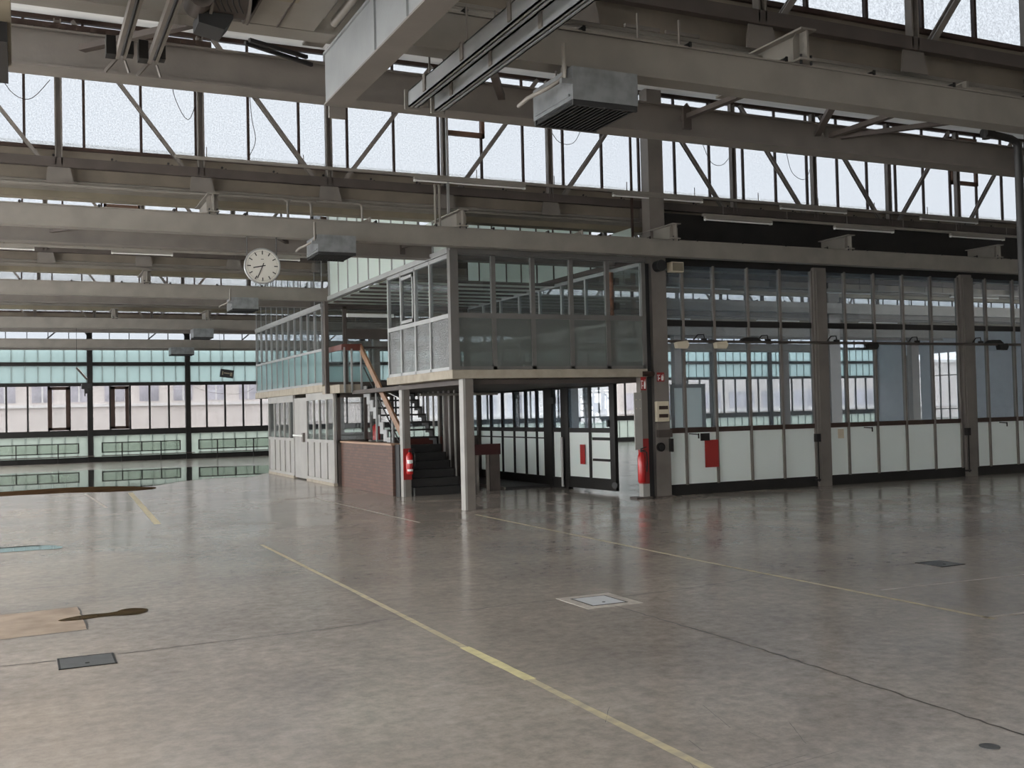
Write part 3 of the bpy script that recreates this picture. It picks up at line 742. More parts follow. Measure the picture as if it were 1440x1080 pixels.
for k in range(60):
    a = 2 * math.pi * k / 60; big = k % 5 == 0
    r0, r1, w = (.185, .245, .016) if big else (.228, .245, .004)
    o.bar((cx + r0 * math.sin(a), cy - .056, cz + r0 * math.cos(a)), (cx + r1 * math.sin(a), cy - .056, cz + r1 * math.cos(a)), w, .002, (0, 1, 0))
o.build('minute_marks', BLACK, t)
MB().box(cx - .025, cx + .02, cy - .057, cy - .054, cz + .105, cz + .112).build('maker_mark', BLACK, t)
def hand(ang, l, back, w, name, d):
    a = R(ang); MB().bar((cx - back * math.sin(a), cy - d, cz - back * math.cos(a)), (cx + l * math.sin(a), cy - d, cz + l * math.cos(a)), w, .003, (0, 1, 0)).build(name, BLACK, t)
hand(258, .15, .05, .016, 'hour_hand', .058); hand(203, .215, .05, .012, 'minute_hand', .062)
o = MB(); o.box(cx - .235, cx - .228, cy - .02, cy + .02, cz + .17, 4.645); o.box(cx + .233, cx + .242, cy - .02, cy + .02, cz + .1, 4.645); o.build('hanging_rods', BLACK, t)

# ------------------------------------------------------------------ glass partition of the right side
YP = 17.6
def partition_bay(n, xs, label):
    x0, x1 = xs[0], xs[-1]
    w = empty('window_%d' % n, (x0, YP, 0)); tag(w, label, kind='structure')
    a = MB()
    for k, x in enumerate(xs):
        ww = .05
        a.box(x - ww / 2, x + ww / 2, YP - .05, YP + .03, .2, 4.62)
    a.build('mullions', STEEL, w)
    a = MB(); a.box(x0, x1, YP - .04, YP + .03, 1.24, 1.34); a.build('middle_rail', DARKB, w)
    a = MB(); a.box(x0, x1, YP - .03, YP + .03, 3.38, 3.50); a.box(x0, x1, YP - .03, YP + .03, 4.60, 4.66); a.build('transom', DARK, w)
    MB().box(x0, x1, YP - .01, YP - .002, 1.33, 4.6).build('clear_glass', G_PART, w)
    MB().box(x0, x1, YP - .01, YP - .002, .2, 1.25).build('frosted_glass', G_PARTF, w, 'frosted pale lower glass')
    a = MB(); a.box(x0 - .2, x1 + .2, YP - .03, YP + .1, 0, .215); a.build('kerb', DARK, w)
    return w
def lin(a, b, n): return [a + (b - a) * k / n for k in range(n + 1)]
partition_bay(7, [11.68, 12.10, 12.86, 13.72, 14.56, 15.42], 'glass partition bay right of the main column with a red sign')
partition_bay(8, [15.80, 16.34, 17.18, 18.04, 18.90, 19.74], 'middle glass partition bay')
partition_bay(9, [20.22, 20.66, 21.58, 22.44, 23.3, 24.1], 'glass partition bay at the right edge')
partition_bay(10, [24.5, 25.3, 26.0], 'last glass partition bay outside the photo')
for x, lb in ((15.61, 'left of the two dark posts in the glass partition'), (19.98, 'right of the two dark posts in the glass partition'), (24.3, 'post of the partition beyond the right edge')):
    t = thing('partition_post', lb, 'post', (x, YP, 0))
    MB().box(x - .17, x + .17, YP - .09, YP + .08, 0, 4.68).build('shaft', STEEL, t)
    MB().box(x - .11, x - .09, YP - .11, YP - .09, .1, 4.6).build('cover_strip', STEEL, t)
MB_ = MB().box(11.66, XR, YP - .02, YP + .12, 4.66, Z_GUT + .3)
tag(MB_.build('trim_11', DARK), 'fascia above the glass partition, blackened to stand for a dark void', kind='structure')  # near-black colour stands in for the unlit void
tag(MB().box(XR, XR + .2, YB, YP + .1, 0, 8.4).build('wall_right', CEIL), kind='structure')
# pipe rail with sockets in front of the partition
t = thing('conduit_rail', 'thin horizontal pipe along the glass partition carrying cable boxes', 'pipe', (11.7, YP - .14, 3.06))
MB().tube([(11.66, YP - .14, 3.07), (25, YP - .14, 3.05)], .03, 10).build('pipe', STEEL_D, t)
for (xb, kind) in ((11.95, 0), (12.9, 0), (13.65, 1), (16.95, 0), (21.0, 0), (20.75, 1)):
    o = MB()
    if kind == 0: o.prism([(xb - .14, 3.05), (xb - .11, 2.93), (xb + .11, 2.92), (xb + .16, 3.0), (xb + .12, 3.08)], YP - .22, YP - .10, 1)
    else: o.prism([(xb - .28, 3.08), (xb - .12, 3.16), (xb + .16, 3.16), (xb + .28, 3.08)], YP - .2, YP - .10, 1)
    o.build('socket_box' if kind == 0 else 'cable_roll', CREAM if (kind == 0 and xb < 14) else DARK, t)
for xb in (12.5, 14.1, 15.95, 18.3, 20.3):
    o = MB(); o.tube([(xb - .25, YP - .16, 3.1), (xb - .15, YP - .16, 3.2), (xb, YP - .16, 3.21), (xb + .02, YP - .16, 3.1)], .014, 6); o.box(xb - .04, xb + .06, YP - .19, YP - .12, 3.08, 3.13)
    o.build('gas_tap', DARK, t)
# red notice on the frosted pane, dark box, latches
t = thing('red_notice', 'plain dark red rectangular sign on the frosted partition glass', 'sign', (12.67, 17.53, .53))
MB().box(12.52, 12.84, 17.52, 17.54, .53, 1.08).build('panel', REDP, t)
tag(MB().box(12.42, 12.62, 17.50, 17.54, 1.07, 1.22).build('lock_box', DARK), 'small dark box just above the red notice', 'box')
t = thing('hinged_door', 'grey framed glass door standing open behind the glass partition', 'door', (12.3, 18.4, 0))
o = MB()
for b in ((12.32, 12.40, 0, 2.24), (13.10, 13.19, 0, 2.24)): o.box(b[0], b[1], 18.4, 18.45, b[2], b[3])
o.box(12.32, 13.19, 18.4, 18.45, 2.16, 2.24); o.box(12.32, 13.19, 18.4, 18.45, 1.25, 1.33); o.box(12.32, 13.19, 18.4, 18.45, 0, .25); o.build('frame', ALU_D, t)
MB().box(12.4, 13.1, 18.42, 18.43, .25, 2.16).build('glass', G_PARTF, t)
tag(MB().box(16.05, 16.21, YP - .02, YP, 1.0, 1.2).build('cover_flap', CREAM), 'small square cream flap on the partition lower left pane', 'flap')
for xb, lb in ((15.4, 'door latch with rod on the left partition post'), (19.85, 'grey switch box on the right partition post')):
    o = MB(); o.box(xb - .05, xb + .06, YP - .14, YP - .05, .95, 1.12); o.bar((xb, YP - .12, .95), (xb, YP - .12, .1), .02, .02); o.box(xb - .12, xb + .02, YP - .15, YP - .09, .12, .16)
    tag(o.build('door_latch', DARK), lb, 'latch')
for k, xb in enumerate((12.15, 16.75, 20.95)):
    o = MB(); o.bar((xb, YP - .06, 1.22), (xb + .2, YP - .1, 1.20), .02, .02); o.bar((xb + .2, YP - .1, 1.22), (xb + .2, YP - .1, 1.12), .02, .02)
    tag(o.build('window_handle', DARK), 'small dark lever handle under the middle rail, %s of three' % ('leftmost', 'middle', 'rightmost')[k], 'handle')

# ------------------------------------------------------------------ things on the main column
def ext(x, y, z, label, r=.08, h=.52, band=True):
    t = thing('fire_extinguisher', label, 'fire extinguisher', (x, y, z))
    MB().box(x - .03, x + .03, y + .05, y + r + .004, z + h * .55, z + h * .7).build('wall_bracket', DARK, t)
    pts = [(x, y, z), (x, y, z + .02), (x, y, z + h * .72), (x, y, z + h * .80), (x, y, z + h * .86)]
    MB().tube(pts, [r * .9, r, r, r * .7, r * .3], 20).build('cylinder', REDX, t)
    o = MB(); o.tube([(x, y, z + h * .86), (x, y, z + h * .93)], r * .3, 12); o.bar((x - .01, y, z + h * .95), (x + .12, y, z + h), .02, .015); o.bar((x - .01, y, z + h * .91), (x + .11, y, z + h * .91), .02, .012); o.build('valve', BLACK, t)
    MB().tube([(x + .02, y - .02, z + h * .9), (x + .11, y - .03, z + h * .85), (x + .115, y - .03, z + h * .55), (x + .10, y - .03, z + h * .3)], .012, 8).build('hose', BLACK, t)
    o = MB(); n = 9
    for z0, z1 in ((z + h * .42, z + h * .56), (z + h * .12, z + h * .2)) if band else ():
        v = []
        for k in range(n + 1):
            a = R(-150 + 100 * k / n)
            for zz in (z0, z1): v.append((x + (r + .002) * math.cos(a), y + (r + .002) * math.sin(a), zz))
        o.add(v, [(2 * k, 2 * k + 1, 2 * k + 3, 2 * k + 2) for k in range(n)])
    if band: o.build('label_band', WHITE, t, 'white printed label')
    return t
t = thing('support_post', 'square post painted red at its foot, beside the main column', 'post', (11.03, 17.5, 0))
MB().box(10.97, 11.12, 17.43, 17.58, 1.16, 2.36).build('upper_shaft', STEEL, t)
MB().box(10.97, 11.12, 17.43, 17.58, .28, 1.16).build('red_band', REDP, t, 'red painted band')
MB().box(10.97, 11.12, 17.43, 17.58, 0, .28).build('foot', GREYP, t, 'bare grey foot')
MB().box(10.78, 11.14, 17.36, 17.62, 0, .03).build('base_plate', STEEL_D, t)
t = thing('backing_board', 'grey perforated mounting board on the red footed post', 'board', (10.88, 17.42, .9))
MB().box(10.80, 10.97, 17.40, 17.425, .95, 2.06).build('board', GREYP, t)
o = MB()
for zz in (1.75, 1.92):
    for xx in (10.84, 10.93): o.tube([(xx, 17.398, zz), (xx, 17.402, zz)], .012, 8)
o.build('fixing_holes', CREAM, t)
ext(10.88, 17.33, .32, 'tall red fire extinguisher with hose at the red footed post', .075, .68, False)
tag(MB().box(11.16, 11.27, 17.5, 17.6, 0, 4.6).build('shadow_gap_strip', BLACK), 'black upright strip painting the shaded gap between the post and the main column', 'strip')  # black strip stands in for the shade in the gap
def fire_sign(x0, x1, y, z0, z1, label):
    t = thing('safety_sign', label, 'sign', (x0, y, z0))
    MB().box(x0, x1, y - .004, y, z0, z1).build('plate', REDP, t)
    w = x1 - x0; h = z1 - z0; o = MB(); q = y - .006
    o.box(x0 + w * .12, x0 + w * .22, q, y - .003, z0 + h * .12, z0 + h * .62); o.box(x0 + w * .05, x0 + w * .42, q, y - .003, z0 + h * .66, z0 + h * .74)
    o.tube([(x0 + w * .33, q, z0 + h * .35), (x0 + w * .33, y - .003, z0 + h * .35)], w * .09, 10)
    o.prism([(x0 + w * .6, z0 + h * .12), (x0 + w * .86, z0 + h * .12), (x0 + w * .92, z0 + h * .45), (x0 + w * .82, z0 + h * .85), (x0 + w * .75, z0 + h * .55), (x0 + w * .66, z0 + h * .75), (x0 + w * .56, z0 + h * .4)], q, y - .003, 1)
    o.build('pictogram', WHITE, t, 'white extinguisher and flame pictogram')
fire_sign(11.38, 11.55, 17.475, 2.27, 2.45, 'red square fire extinguisher sign with flame on the main column')
fire_sign(10.93, 11.05, 17.36, 2.10, 2.36, 'narrow red fire extinguisher sign above the red footed post')
tag(MB().tube([(10.98, 17.35, 2.42), (11.22, 17.35, 2.42)], .05, 12).build('alarm_horn', DARKB), 'small dark brown oval fitting at the corner of the office slab', 'fitting')
t = thing('notice_box', 'cream box with two dark printed labels on the main column', 'box', (11.4, 17.4, 1.46))
MB().box(11.31, 11.60, 17.40, 17.48, 1.48, 1.88).build('housing', CREAM, t, None, .008)
o = MB()
for z0 in (1.56, 1.72): o.box(11.36, 11.57, 17.394, 17.40, z0, z0 + .07)
o.build('printed_label', DARKB, t)
for xx in (): pass
t = thing('switch_box', 'grey stepped switch box under the cream box', 'switch box', (11.45, 17.4, 1.15))
MB().box(11.34, 11.66, 17.40, 17.48, 1.17, 1.32).build('housing', STEEL_D, t); MB().box(11.33, 11.60, 17.41, 17.48, 1.32, 1.46).build('upper_cover', STEEL, t)
MB().box(11.62, 11.68, 17.40, 17.48, .88, 1.14).build('side_switch', DARK, t)
t = thing('call_button', 'black round push button housing on the main column', 'switch', (11.4, 17.45, .95))
MB().tube([(11.42, 17.44, .98), (11.42, 17.48, .98)], .09, 24).build('housing', DARK, t); MB().tube([(11.42, 17.42, .98), (11.42, 17.44, .98)], .05, 20).build('button', BLACK, t)
t = thing('loudspeaker', 'small cream loudspeaker box at the head of the partition beside the column', 'loudspeaker', (11.85, 17.3, 4.4))
MB().box(11.72, 12.0, 17.35, 17.52, 4.44, 4.64).build('housing', CREAM, t); MB().box(11.74, 11.98, 17.34, 17.35, 4.46, 4.62).build('grille', TAN, t)
tag(MB().tube([(11.45, 17.3, 4.55), (11.45, 17.48, 4.55)], .11, 20).build('cable_reel', BLACK), 'black round cable coil at the head of the main column', 'cable')

# ------------------------------------------------------------------ office block: front box
XM0, XM1, YM0, YM1 = 7.05, 11.08, 17.4, 21.0
sl = MB().prism([(7.0, 2.36), (7.0, 2.52), (11.1, 2.52), (11.1, 2.36)], 17.36, 21.05, 1)
tag(sl.build('office_floor', CONC, None, None, .012), 'cream concrete slab under the front office box', 'floor slab')
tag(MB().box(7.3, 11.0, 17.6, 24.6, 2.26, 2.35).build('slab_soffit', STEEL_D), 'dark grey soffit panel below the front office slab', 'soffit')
def glazed(n, label, axis, c, cuts, zb, zm, zt, fm, lower, upper, wd=.055, midw=.07, extra=None):
    """glazed screen; axis 'x': runs in x at y=c, axis 'y': runs in y at x=c"""
    w = empty('window_%d' % n, (cuts[0], c, zb) if axis == 'x' else (c, cuts[0], zb)); tag(w, label, kind='structure')
    def bx(m, a, b, z0, z1, d0, d1):
        if axis == 'x': m.box(a, b, c + d0, c + d1, z0, z1)
        else: m.box(c + d0, c + d1, a, b, z0, z1)
    lo, hi = min(cuts), max(cuts)
    a = MB()
    for k in cuts: bx(a, k - wd / 2, k + wd / 2, zb, zt, -.03, .04)
    bx(a, lo, hi, zb, zb + .06, -.03, .04); bx(a, lo, hi, zt - .07, zt, -.03, .04); bx(a, lo, hi, zm - midw / 2, zm + midw / 2, -.035, .04)
    a.build('frame', fm, w)
    g = MB(); bx(g, lo, hi, zm, zt - .03, 0, .006); g.build('upper_glass', upper, w)
    g = MB(); bx(g, lo, hi, zb + .02, zm, 0, .006); g.build('lower_glass', lower, w)
    return w
glazed(12, 'front face of the projecting office box, clear above and rippled glass below', 'x', YM0, [7.09, 7.85, 8.65, 9.46, 10.25, 11.06], 2.52, 3.50, 4.66, ALU_D, G_MEZF, G_MEZ, .085, .09)  # front frames in the darker copy, shade put into the colour
wl_ = glazed(13, 'left face of the projecting office box', 'y', XM0, [17.44, 18.49, 19.31, 20.15, 20.96], 2.52, 3.50, 4.62, ALU, G_MEZF, G_MEZ, .055, .08)
o = MB(); 
for b in ((19.36, 19.41, 3.56, 4.5), (20.05, 20.1, 3.56, 4.5)): o.box(7.0, 7.04, b[0], b[1], b[2], b[3])
o.box(7.0, 7.04, 19.36, 20.1, 3.56, 3.62); o.box(7.0, 7.04, 19.36, 20.1, 4.44, 4.5); o.build('sash', ALU, wl_, 'opening sash frame')
glazed(14, 'right inner face of the office block', 'y', XM1, [17.5, 18.6, 19.7, 20.8, 21.9, 23.0, 24.1, 25.2, 26.3], 2.52, 3.50, 4.62, ALU, G_MEZF, G_MEZ)
tag(MB().box(6.98, 7.14, 17.33, 17.46, 2.52, 4.66).build('corner_post', ALU_D), 'upright metal corner post of the projecting office box', 'post')
tag(MB().box(7.0, 11.1, 17.34, 17.48, 4.62, 4.70).build('head_beam', ALU_D), 'metal head beam along the front of the office box', 'beam')

def upper_screen(n, label, x, ya, yb, step, z0, mat, fm, mw=.022):
    w = empty('window_%d' % n, (x, ya, z0)); tag(w, label, kind='structure')
    def zt(y):
        k = [q + 1.3 for q in YG]
        for c in k:
            if c + .78 < y <= c + BAY: return 5.92 + (y - c - .75) / (BAY - .75 + .15) * (Z_HEAD + .05 - 5.92) - .03
        return Z_GUT
    ys = []; y = ya
    while y < yb - .01: ys.append(y); y += step
    ys.append(yb)
    f = MB(); g = MB()
    for y in ys: f.box(x - mw, x + mw, y - mw * .7, y + mw * .7, z0, zt(y))
    for a, b in zip(ys[:-1], ys[1:]):
        ta, tb = min(zt(a + .03), zt(b - .03)), min(zt(b - .03), zt(a + .03))
        if abs(zt(a + .03) - zt(b - .03)) < .4: ta, tb = zt(a + .03), zt(b - .03)
        g.hexa([(x, a, z0), (x + .006, a, z0), (x, b, z0), (x + .006, b, z0), (x, a, ta), (x + .006, a, ta), (x, b, tb), (x + .006, b, tb)])
    f.box(x - .05, x + .05, ya, yb, z0 - .07, z0 + .03)
    f.build('mullions', fm, w); g.build('glass', mat, w)
upper_screen(15, 'milky glass screen above the left edge of the office block', 7.05, 17.5, 25.6, .8, 4.70, G_UP, ALU)
upper_screen(16, 'milky glass screen above the right inner edge of the office block', 11.08, 17.75, 26.2, .85, 4.70, G_UP, DARKB)
upper_screen(17, 'clear glass screen above the rear office box', 7.05, 26.3, 34.5, .745, 4.60, G_MEZ, ALU, .012)
# ceiling of the stair opening: translucent strips
w = empty('window_18', (7.1, 21, 4.64)); tag(w, 'striped translucent ceiling over the stair opening', kind='structure')
MB().box(7.1, 11.0, 21.0, 26.1, 4.60, 4.606).build('glass', G_UP, w)
o = MB()
for k in range(8): o.box(7.1, 11.0, 21.0 + .72 * k, 21.06 + .72 * k, 4.56, 4.62)
o.build('glazing_bars', STEEL_D, w)

t = thing('rusty_pipework', 'rust brown pipe with valves seen inside the right pane of the front office box', 'pipe', (10.8, 18.2, 2.52))
MB().tube([(10.82, 18.2, 2.52), (10.82, 18.2, 4.5)], .05, 12).build('pipe', coat('rust_pipe', (.22, .085, .04), .7, var=.4, scale=9), t)
for z in (3.1, 3.75, 4.25): MB().box(10.88, 10.98, 18.15, 18.25, z, z + .14).build('valve_box', STEEL_D, t)
# rear office box
tag(MB().box(7.0, 11.1, 26.25, 34.6, 2.36, 2.55).build('office_floor', CONC, None, None, .012), 'cream concrete slab under the long rear office box', 'floor slab')
glazed(19, 'long left face of the rear office box, teal glass below clear glass', 'y', XM0, [26.3 + .745 * k for k in range(12)], 2.55, 3.44, 4.57, ALU, G_MEZT, G_MEZ, .026, .06)
glazed(20, 'far end face of the rear office box', 'x', 34.5, [7.09, 8.1, 9.1, 10.1, 11.0], 2.55, 3.44, 4.57, ALU, G_MEZT, G_MEZ)
w = glazed(21, 'front face of the rear office box behind the stair landing', 'x', 26.25, [7.12, 7.62, 8.95, 9.2, 11.0], 2.55, 3.5, 4.57, STEEL_D, G_MEZ, G_MEZ, .1, .05)
MB().box(7.62, 8.95, 26.2, 26.3, 3.72, 3.98).build('cross_panel', STEEL_D, w)
MB().box(7.66, 8.92, 26.12, 26.2, 4.28, 4.37).build('lamp_trough', WHITE, w, 'white strip light')

# ground floor hut below the rear box
XH = 7.10
def hut_part(n, ys, label):
    w = empty('window_%d' % n, (XH, ys[0], 0)); tag(w, label, kind='structure')
    a = MB()
    for y in ys: a.box(XH - .03, XH + .03, y - .035, y + .035, .08, 2.25)
    for z0, z1 in ((2.17, 2.36), (1.06, 1.14), (.06, .14)): a.box(XH - .035, XH + .03, ys[0], ys[-1], z0, z1)
    a.build('frame', GREYP, w)
    MB().box(XH, XH + .01, ys[0], ys[-1], 1.12, 2.2).build('glass', G_MEZ, w)
    MB().box(XH, XH + .03, ys[0], ys[-1], .1, 1.1).build('lower_panels', GREYP, w)
    MB().box(XH - .05, XH + .05, ys[0] - .02, ys[-1] + .02, 0, .07).build('plinth', CONC, w)
hut_part(22, [25.5, 26.2, 26.9, 27.5, 28.2], 'grey panelled glazing of the hut right of its door')
hut_part(23, [29.7, 30.25, 30.9, 31.55, 32.2, 33.0], 'grey panelled glazing of the hut left of its door')
d = empty('door_1', (XH, 28.2, 0)); tag(d, 'plain grey flush door of the hut', kind='structure')
MB().box(XH - .01, XH + .04, 28.24, 29.66, .04, 2.26).build('door_leaf', GREYP, d)
MB().box(XH - .08, XH - .01, 28.45, 28.6, 1.05, 1.3).build('door_lock', STEEL, d)
t = thing('push_bar', 'pale horizontal push bar on the hut door', 'handle', (XH - .08, 29, .98))
MB().tube([(XH - .07, 28.5, 1.22), (XH - .07, 29.55, 1.22)], .028, 10).build('bar', WHITE, t)
MB().box(XH - .08, XH - .01, 28.5, 28.56, 1.19, 1.25).box(XH - .08, XH - .01, 29.49, 29.55, 1.19, 1.25).build('brackets', STEEL, t)
tag(MB().box(XH, 11.0, 32.97, 33.03, 0, 1.2).box(XH, XH + .8, 32.97, 33.03, 1.2, 2.36).box(8.9, 9.5, 32.97, 33.03, 1.2, 2.36).build('wall_hut_rear', GREYP), kind='structure')
hb = empty('window_24', (7.2, 25.5, 0)); tag(hb, 'dark framed front glazing of the hut beside the stairs', kind='structure')
a = MB()
for x in (7.2, 7.9, 8.6, 8.95, 9.9, 11.0): a.box(x - .04, x + .04, 25.45, 25.55, 0, 2.36)
a.box(7.15, 11, 25.45, 25.55, 1.06, 1.14); a.box(7.15, 11, 25.45, 25.55, 2.2, 2.36); a.build('frame', STEEL_D, hb)
MB().box(7.2, 11, 25.49, 25.5, 1.14, 2.2).build('glass', G_MEZ, hb); MB().box(7.2, 11, 25.48, 25.52, 0, 1.08).build('lower_panels', STEEL_D, hb)

# support posts of the office
def post(x, y, w, label, z1=2.36):
    t = thing('support_post', label, 'post', (x, y, 0))
    o = MB(); o.box(x - w / 2, x + w / 2, y - w / 2, y + w / 2, 0, z1); o.build('shaft', STEEL, t)
    MB().box(x - w / 2 - .01, x - w / 2 + .035, y - w / 2 - .006, y + w / 2, 0, z1).build('edge_strip', GREYP, t, 'left edge painted paler as the lit side')  # lighter strip paints the light falling on the left side
    return t
post(7.32, 17.5, .19, 'slender grey post under the front corner of the office box')
post(7.42, 21.15, .17, 'grey post carrying a red fire extinguisher at the foot of the stairs')
t = thing('red_marker_band', 'red painted backing behind the extinguisher on the stair post', 'marking', (7.42, 21.05, .3))
MB().box(7.33, 7.51, 21.045, 21.06, .36, 1.02).build('band', REDP, t)
ext(7.44, 20.968, .48, 'short red fire extinguisher hung on the post at the stair foot', .075, .54)
tag(MB().box(6.90, 6.99, 25.5, 25.6, 2.3, 4.6).build('corner_post', STEEL_D), 'dark upright post at the front corner of the rear office box above the landing', 'post')

# brick wall
bw = empty('wall_brick', (7.3, 24, 0)); tag(bw, 'low dark red brick wall beside the stairs', kind='structure')
MB().box(7.24, 7.44, 21.5, 25.45, 0, 1.08).build('brickwork', BRICK, bw)
MB().box(7.21, 7.46, 21.5, 25.45, 1.08, 1.12).build('coping', coat('coping_tile', (.32, .2, .13), .5), bw)
MB().box(7.30, 7.44, 21.22, 21.5, 0, 1.10).build('end_jamb', BLACK, bw, 'black end face')

# stairs
t = thing('staircase', 'open riser steel staircase rising behind the brick wall to the landing', 'stairs', (8.1, 21.2, 0))
N = 14; y0s, y1s = 21.15, 24.6; rise = 2.45 / N; run = (y1s - y0s) / N
for k in range(N):
    o = MB(); o.box(7.62, 8.70, y0s + run * k, y0s + run * (k + 1) + .03, rise * (k + 1) - .04, rise * (k + 1)); o.build('tread', TREAD, t)
for k in range(6):
    MB().box(7.62, 8.70, y0s + run * k, y0s + run * k + .015, rise * k, rise * (k + 1) - .04).build('riser', TREAD, t)
def stringer(x, mat):
    pts = [(y0s, 0)]
    for k in range(N): pts += [(y0s + run * k, rise * (k + 1)), (y0s + run * (k + 1), rise * (k + 1))]
    pts += [(y1s, 2.45 - .3), (y0s + run * .9, 0)]
    m = MB()
    for k in range(N):
        m.box(x, x + .03, y0s + run * k, y0s + run * (k + 1), max(0, rise * (k + 1) - .27), rise * (k + 1))
    return m.build('stringer', mat, t)
stringer(7.58, ALU); stringer(8.70, DARK)
tt = thing('stair_handrail', 'brown wooden handrail board descending along the stairs from the landing', 'handrail', (7.6, 24.6, 3.4))
sl_ = (3.43 - 1.40) / (24.75 - 21.9)
a = MB(); a.bar((7.55, 24.7, 3.42), (7.55, 21.35, 3.42 - sl_ * 3.35), .05, .17); a.build('sloping_board', WOOD, tt)
a = MB(); a.bar((7.08, 24.62, 3.40), (7.56, 24.62, 3.40), .05, .15); a.bar((7.08, 24.6, 3.40), (7.08, 26.1, 3.40), .05, .13); a.build('landing_board', WOODR, tt, 'red-brown board around the landing')
for (x, y, z0, z1) in ((7.12, 24.6, 2.3, 3.4), (7.30, 24.6, 2.3, 3.36), (7.54, 24.6, 2.3, 3.4), (7.55, 23.5, .85, 2.62), (7.55, 22.35, .5, 1.8), (7.55, 21.5, .1, 1.2)):
    MB().box(x - .02, x + .02, y - .02, y + .02, z0, z1).build('baluster', ALU, tt)
o = MB(); o.bar((7.57, 24.5, 2.9), (7.57, 22.0, 1.15), .02, .03); o.build('lower_rail', DARK, tt)
tag(MB().box(7.0, 7.52, 24.64, 26.24, 2.30, 2.50).build('stair_landing', CONC), 'small cream concrete landing slab at the top of the stairs', 'landing')
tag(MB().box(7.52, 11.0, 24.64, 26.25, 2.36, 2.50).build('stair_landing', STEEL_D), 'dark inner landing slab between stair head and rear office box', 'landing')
tag(MB().bar((8.02, 24.0, 2.3), (8.25, 23.6, 2.12), .25, .02).build('fallen_sheet', WHITE), 'small white sheet tilted under the stair head', 'sheet')

# rods beside the stairs
random.seed(3)
ORDR = ['First', 'Second', 'Third', 'Fourth', 'Fifth', 'Sixth', 'Seventh', 'Eighth', 'Ninth']
for k in range(9):
    y = 21.7 + .33 * k; zb = max(.12, (y - y0s) / run * rise - .1)
    o = MB().box(8.765, 8.80, y - .018, y + .018, zb, 2.26)
    tag(o.build('screen_rod', GREYP), '%s of the slim upright rods beside the stairs, counted from the post' % ORDR[k], 'rod', 'screen rods beside the stairs')
ws = MB().box(8.9, 9.84, 25.2, 25.26, 0, 1.15)
tag(ws.build('low_panel', WOODR), 'low dark red-brown panel behind the stair screen', 'panel')
# dark red barrier board with posts
t = thing('barrier', 'dark red barrier board on posts under the office box', 'barrier', (9.3, 21.4, 0))
MB().box(8.82, 9.75, 21.40, 21.44, .80, 1.04).build('board', REDD, t)
for x in (8.9, 9.2, 9.45): MB().box(x - .03, x + .03, 21.44, 21.5, 0, 1.0).build('leg', STEEL, t)
MB().box(9.5, 9.74, 21.44, 21.52, 0, .8).build('side_plate', STEEL_D, t)
t = thing('hanging_pipe', 'horizontal grey pipe rail under the office slab', 'pipe', (9, 20.5, 2.1))
MB().tube([(7.9, 21.5, 2.16), (9.75, 21.5, 2.16)], .03, 10).build('pipe', STEEL_L, t)
tag(MB().box(9.0, 9.6, 22.6, 23.0, 0, 2.24).build('dark_pier', STEEL_D), 'dark pier under the office slab behind the barrier', 'pier')

# ------------------------------------------------------------------ glazed wall and door leaf under the office
XW = 11.08
w = empty('window_25', (XW, 20.6, 0)); tag(w, 'dark framed glass wall running back under the office', kind='structure')
a = MB()
for y in (20.85, 22.2, 22.8, 23.45, 24.15, 24.85, 25.6, 26.4): a.box(XW - .03, XW + .04, y - .035, y + .035, .2, 2.3)
a.box(XW - .06, XW + .06, 21.35, 21.75, 0, 2.3); a.box(XW - .06, XW + .06, 20.6, 20.9, 0, 2.3)
a.box(XW - .03, XW + .04, 20.6, 26.4, 1.26, 1.36); a.box(XW - .03, XW + .04, 20.6, 26.4, 2.22, 2.36)
a.box(XW - .015, XW + .02, 21.7, 26.4, 1.10, 1.13)
a.box(XW - .05, XW + .06, 20.6, 26.4, 0, .24); a.build('frame', DARK, w)
MB().box(XW, XW + .006, 20.9, 26.4, 1.34, 2.24).build('clear_glass', G_PART, w)
MB().box(XW, XW + .006, 20.9, 26.4, .22, 1.28).build('frosted_glass', G_PARTF, w, 'frosted lower glass')
def door_leaf(p, q):
    d = empty('door_2', (p[0], p[1], 0)); tag(d, 'dark framed glass door leaf standing ajar under the office', kind='structure')
    P, Q = Vector((*p, 0)), Vector((*q, 0)); L = (Q - P).length; u = (Q - P).normalized()
    def rail(m, s0, s1, z0, z1, th=.05):
        a, b = P + u * s0, P + u * s1; zc = (z0 + z1) / 2
        m.bar((a.x, a.y, zc), (b.x, b.y, zc), th, z1 - z0)
    f = MB()
    rail(f, 0, .12, .06, 2.3, .07); rail(f, L - .18, L, .06, 2.3, .08); rail(f, L * .5 - .04, L * .5 + .04, .2, 2.3)
    rail(f, 0, L, .06, .30); rail(f, 0, L, 1.26, 1.36); rail(f, 0, L, 2.22, 2.3); rail(f, L * .55, L, 1.10, 1.16); rail(f, L * .55, L, .66, .71)
    f.build('frame', DARK, d)
    g = MB(); rail(g, .1, L - .1, 1.34, 2.24, .006); g.build('clear_glass', G_PART, d)
    g = MB(); rail(g, .1, L - .1, .28, 1.28, .006); g.build('frosted_glass', G_PARTF, d, 'frosted lower glass')
    n = Vector((-u.y, u.x, 0)); 
    if n.x > 0: n = -n
    s = MB(); c = P + u * L * .36 + n * .04; s.bar((c.x - u.x * .09, c.y - u.y * .09, .79), (c.x + u.x * .09, c.y + u.y * .09, .79), .012, .42); s.build('red_notice', REDP, d, 'red rectangular notice')
    k = MB(); c = P + u * (L - .06); k.tube([(c.x - .05, c.y - .03, .18), (c.x + .02, c.y, .18)], .07, 12); k.build('floor_bolt', BLACK, d)
    h = MB(); c = P + u * (L - .2) + n * .05; h.box(c.x - .03, c.x + .02, c.y - .03, c.y + .03, 1.38, 1.52); h.build('door_closer', BLACK, d)
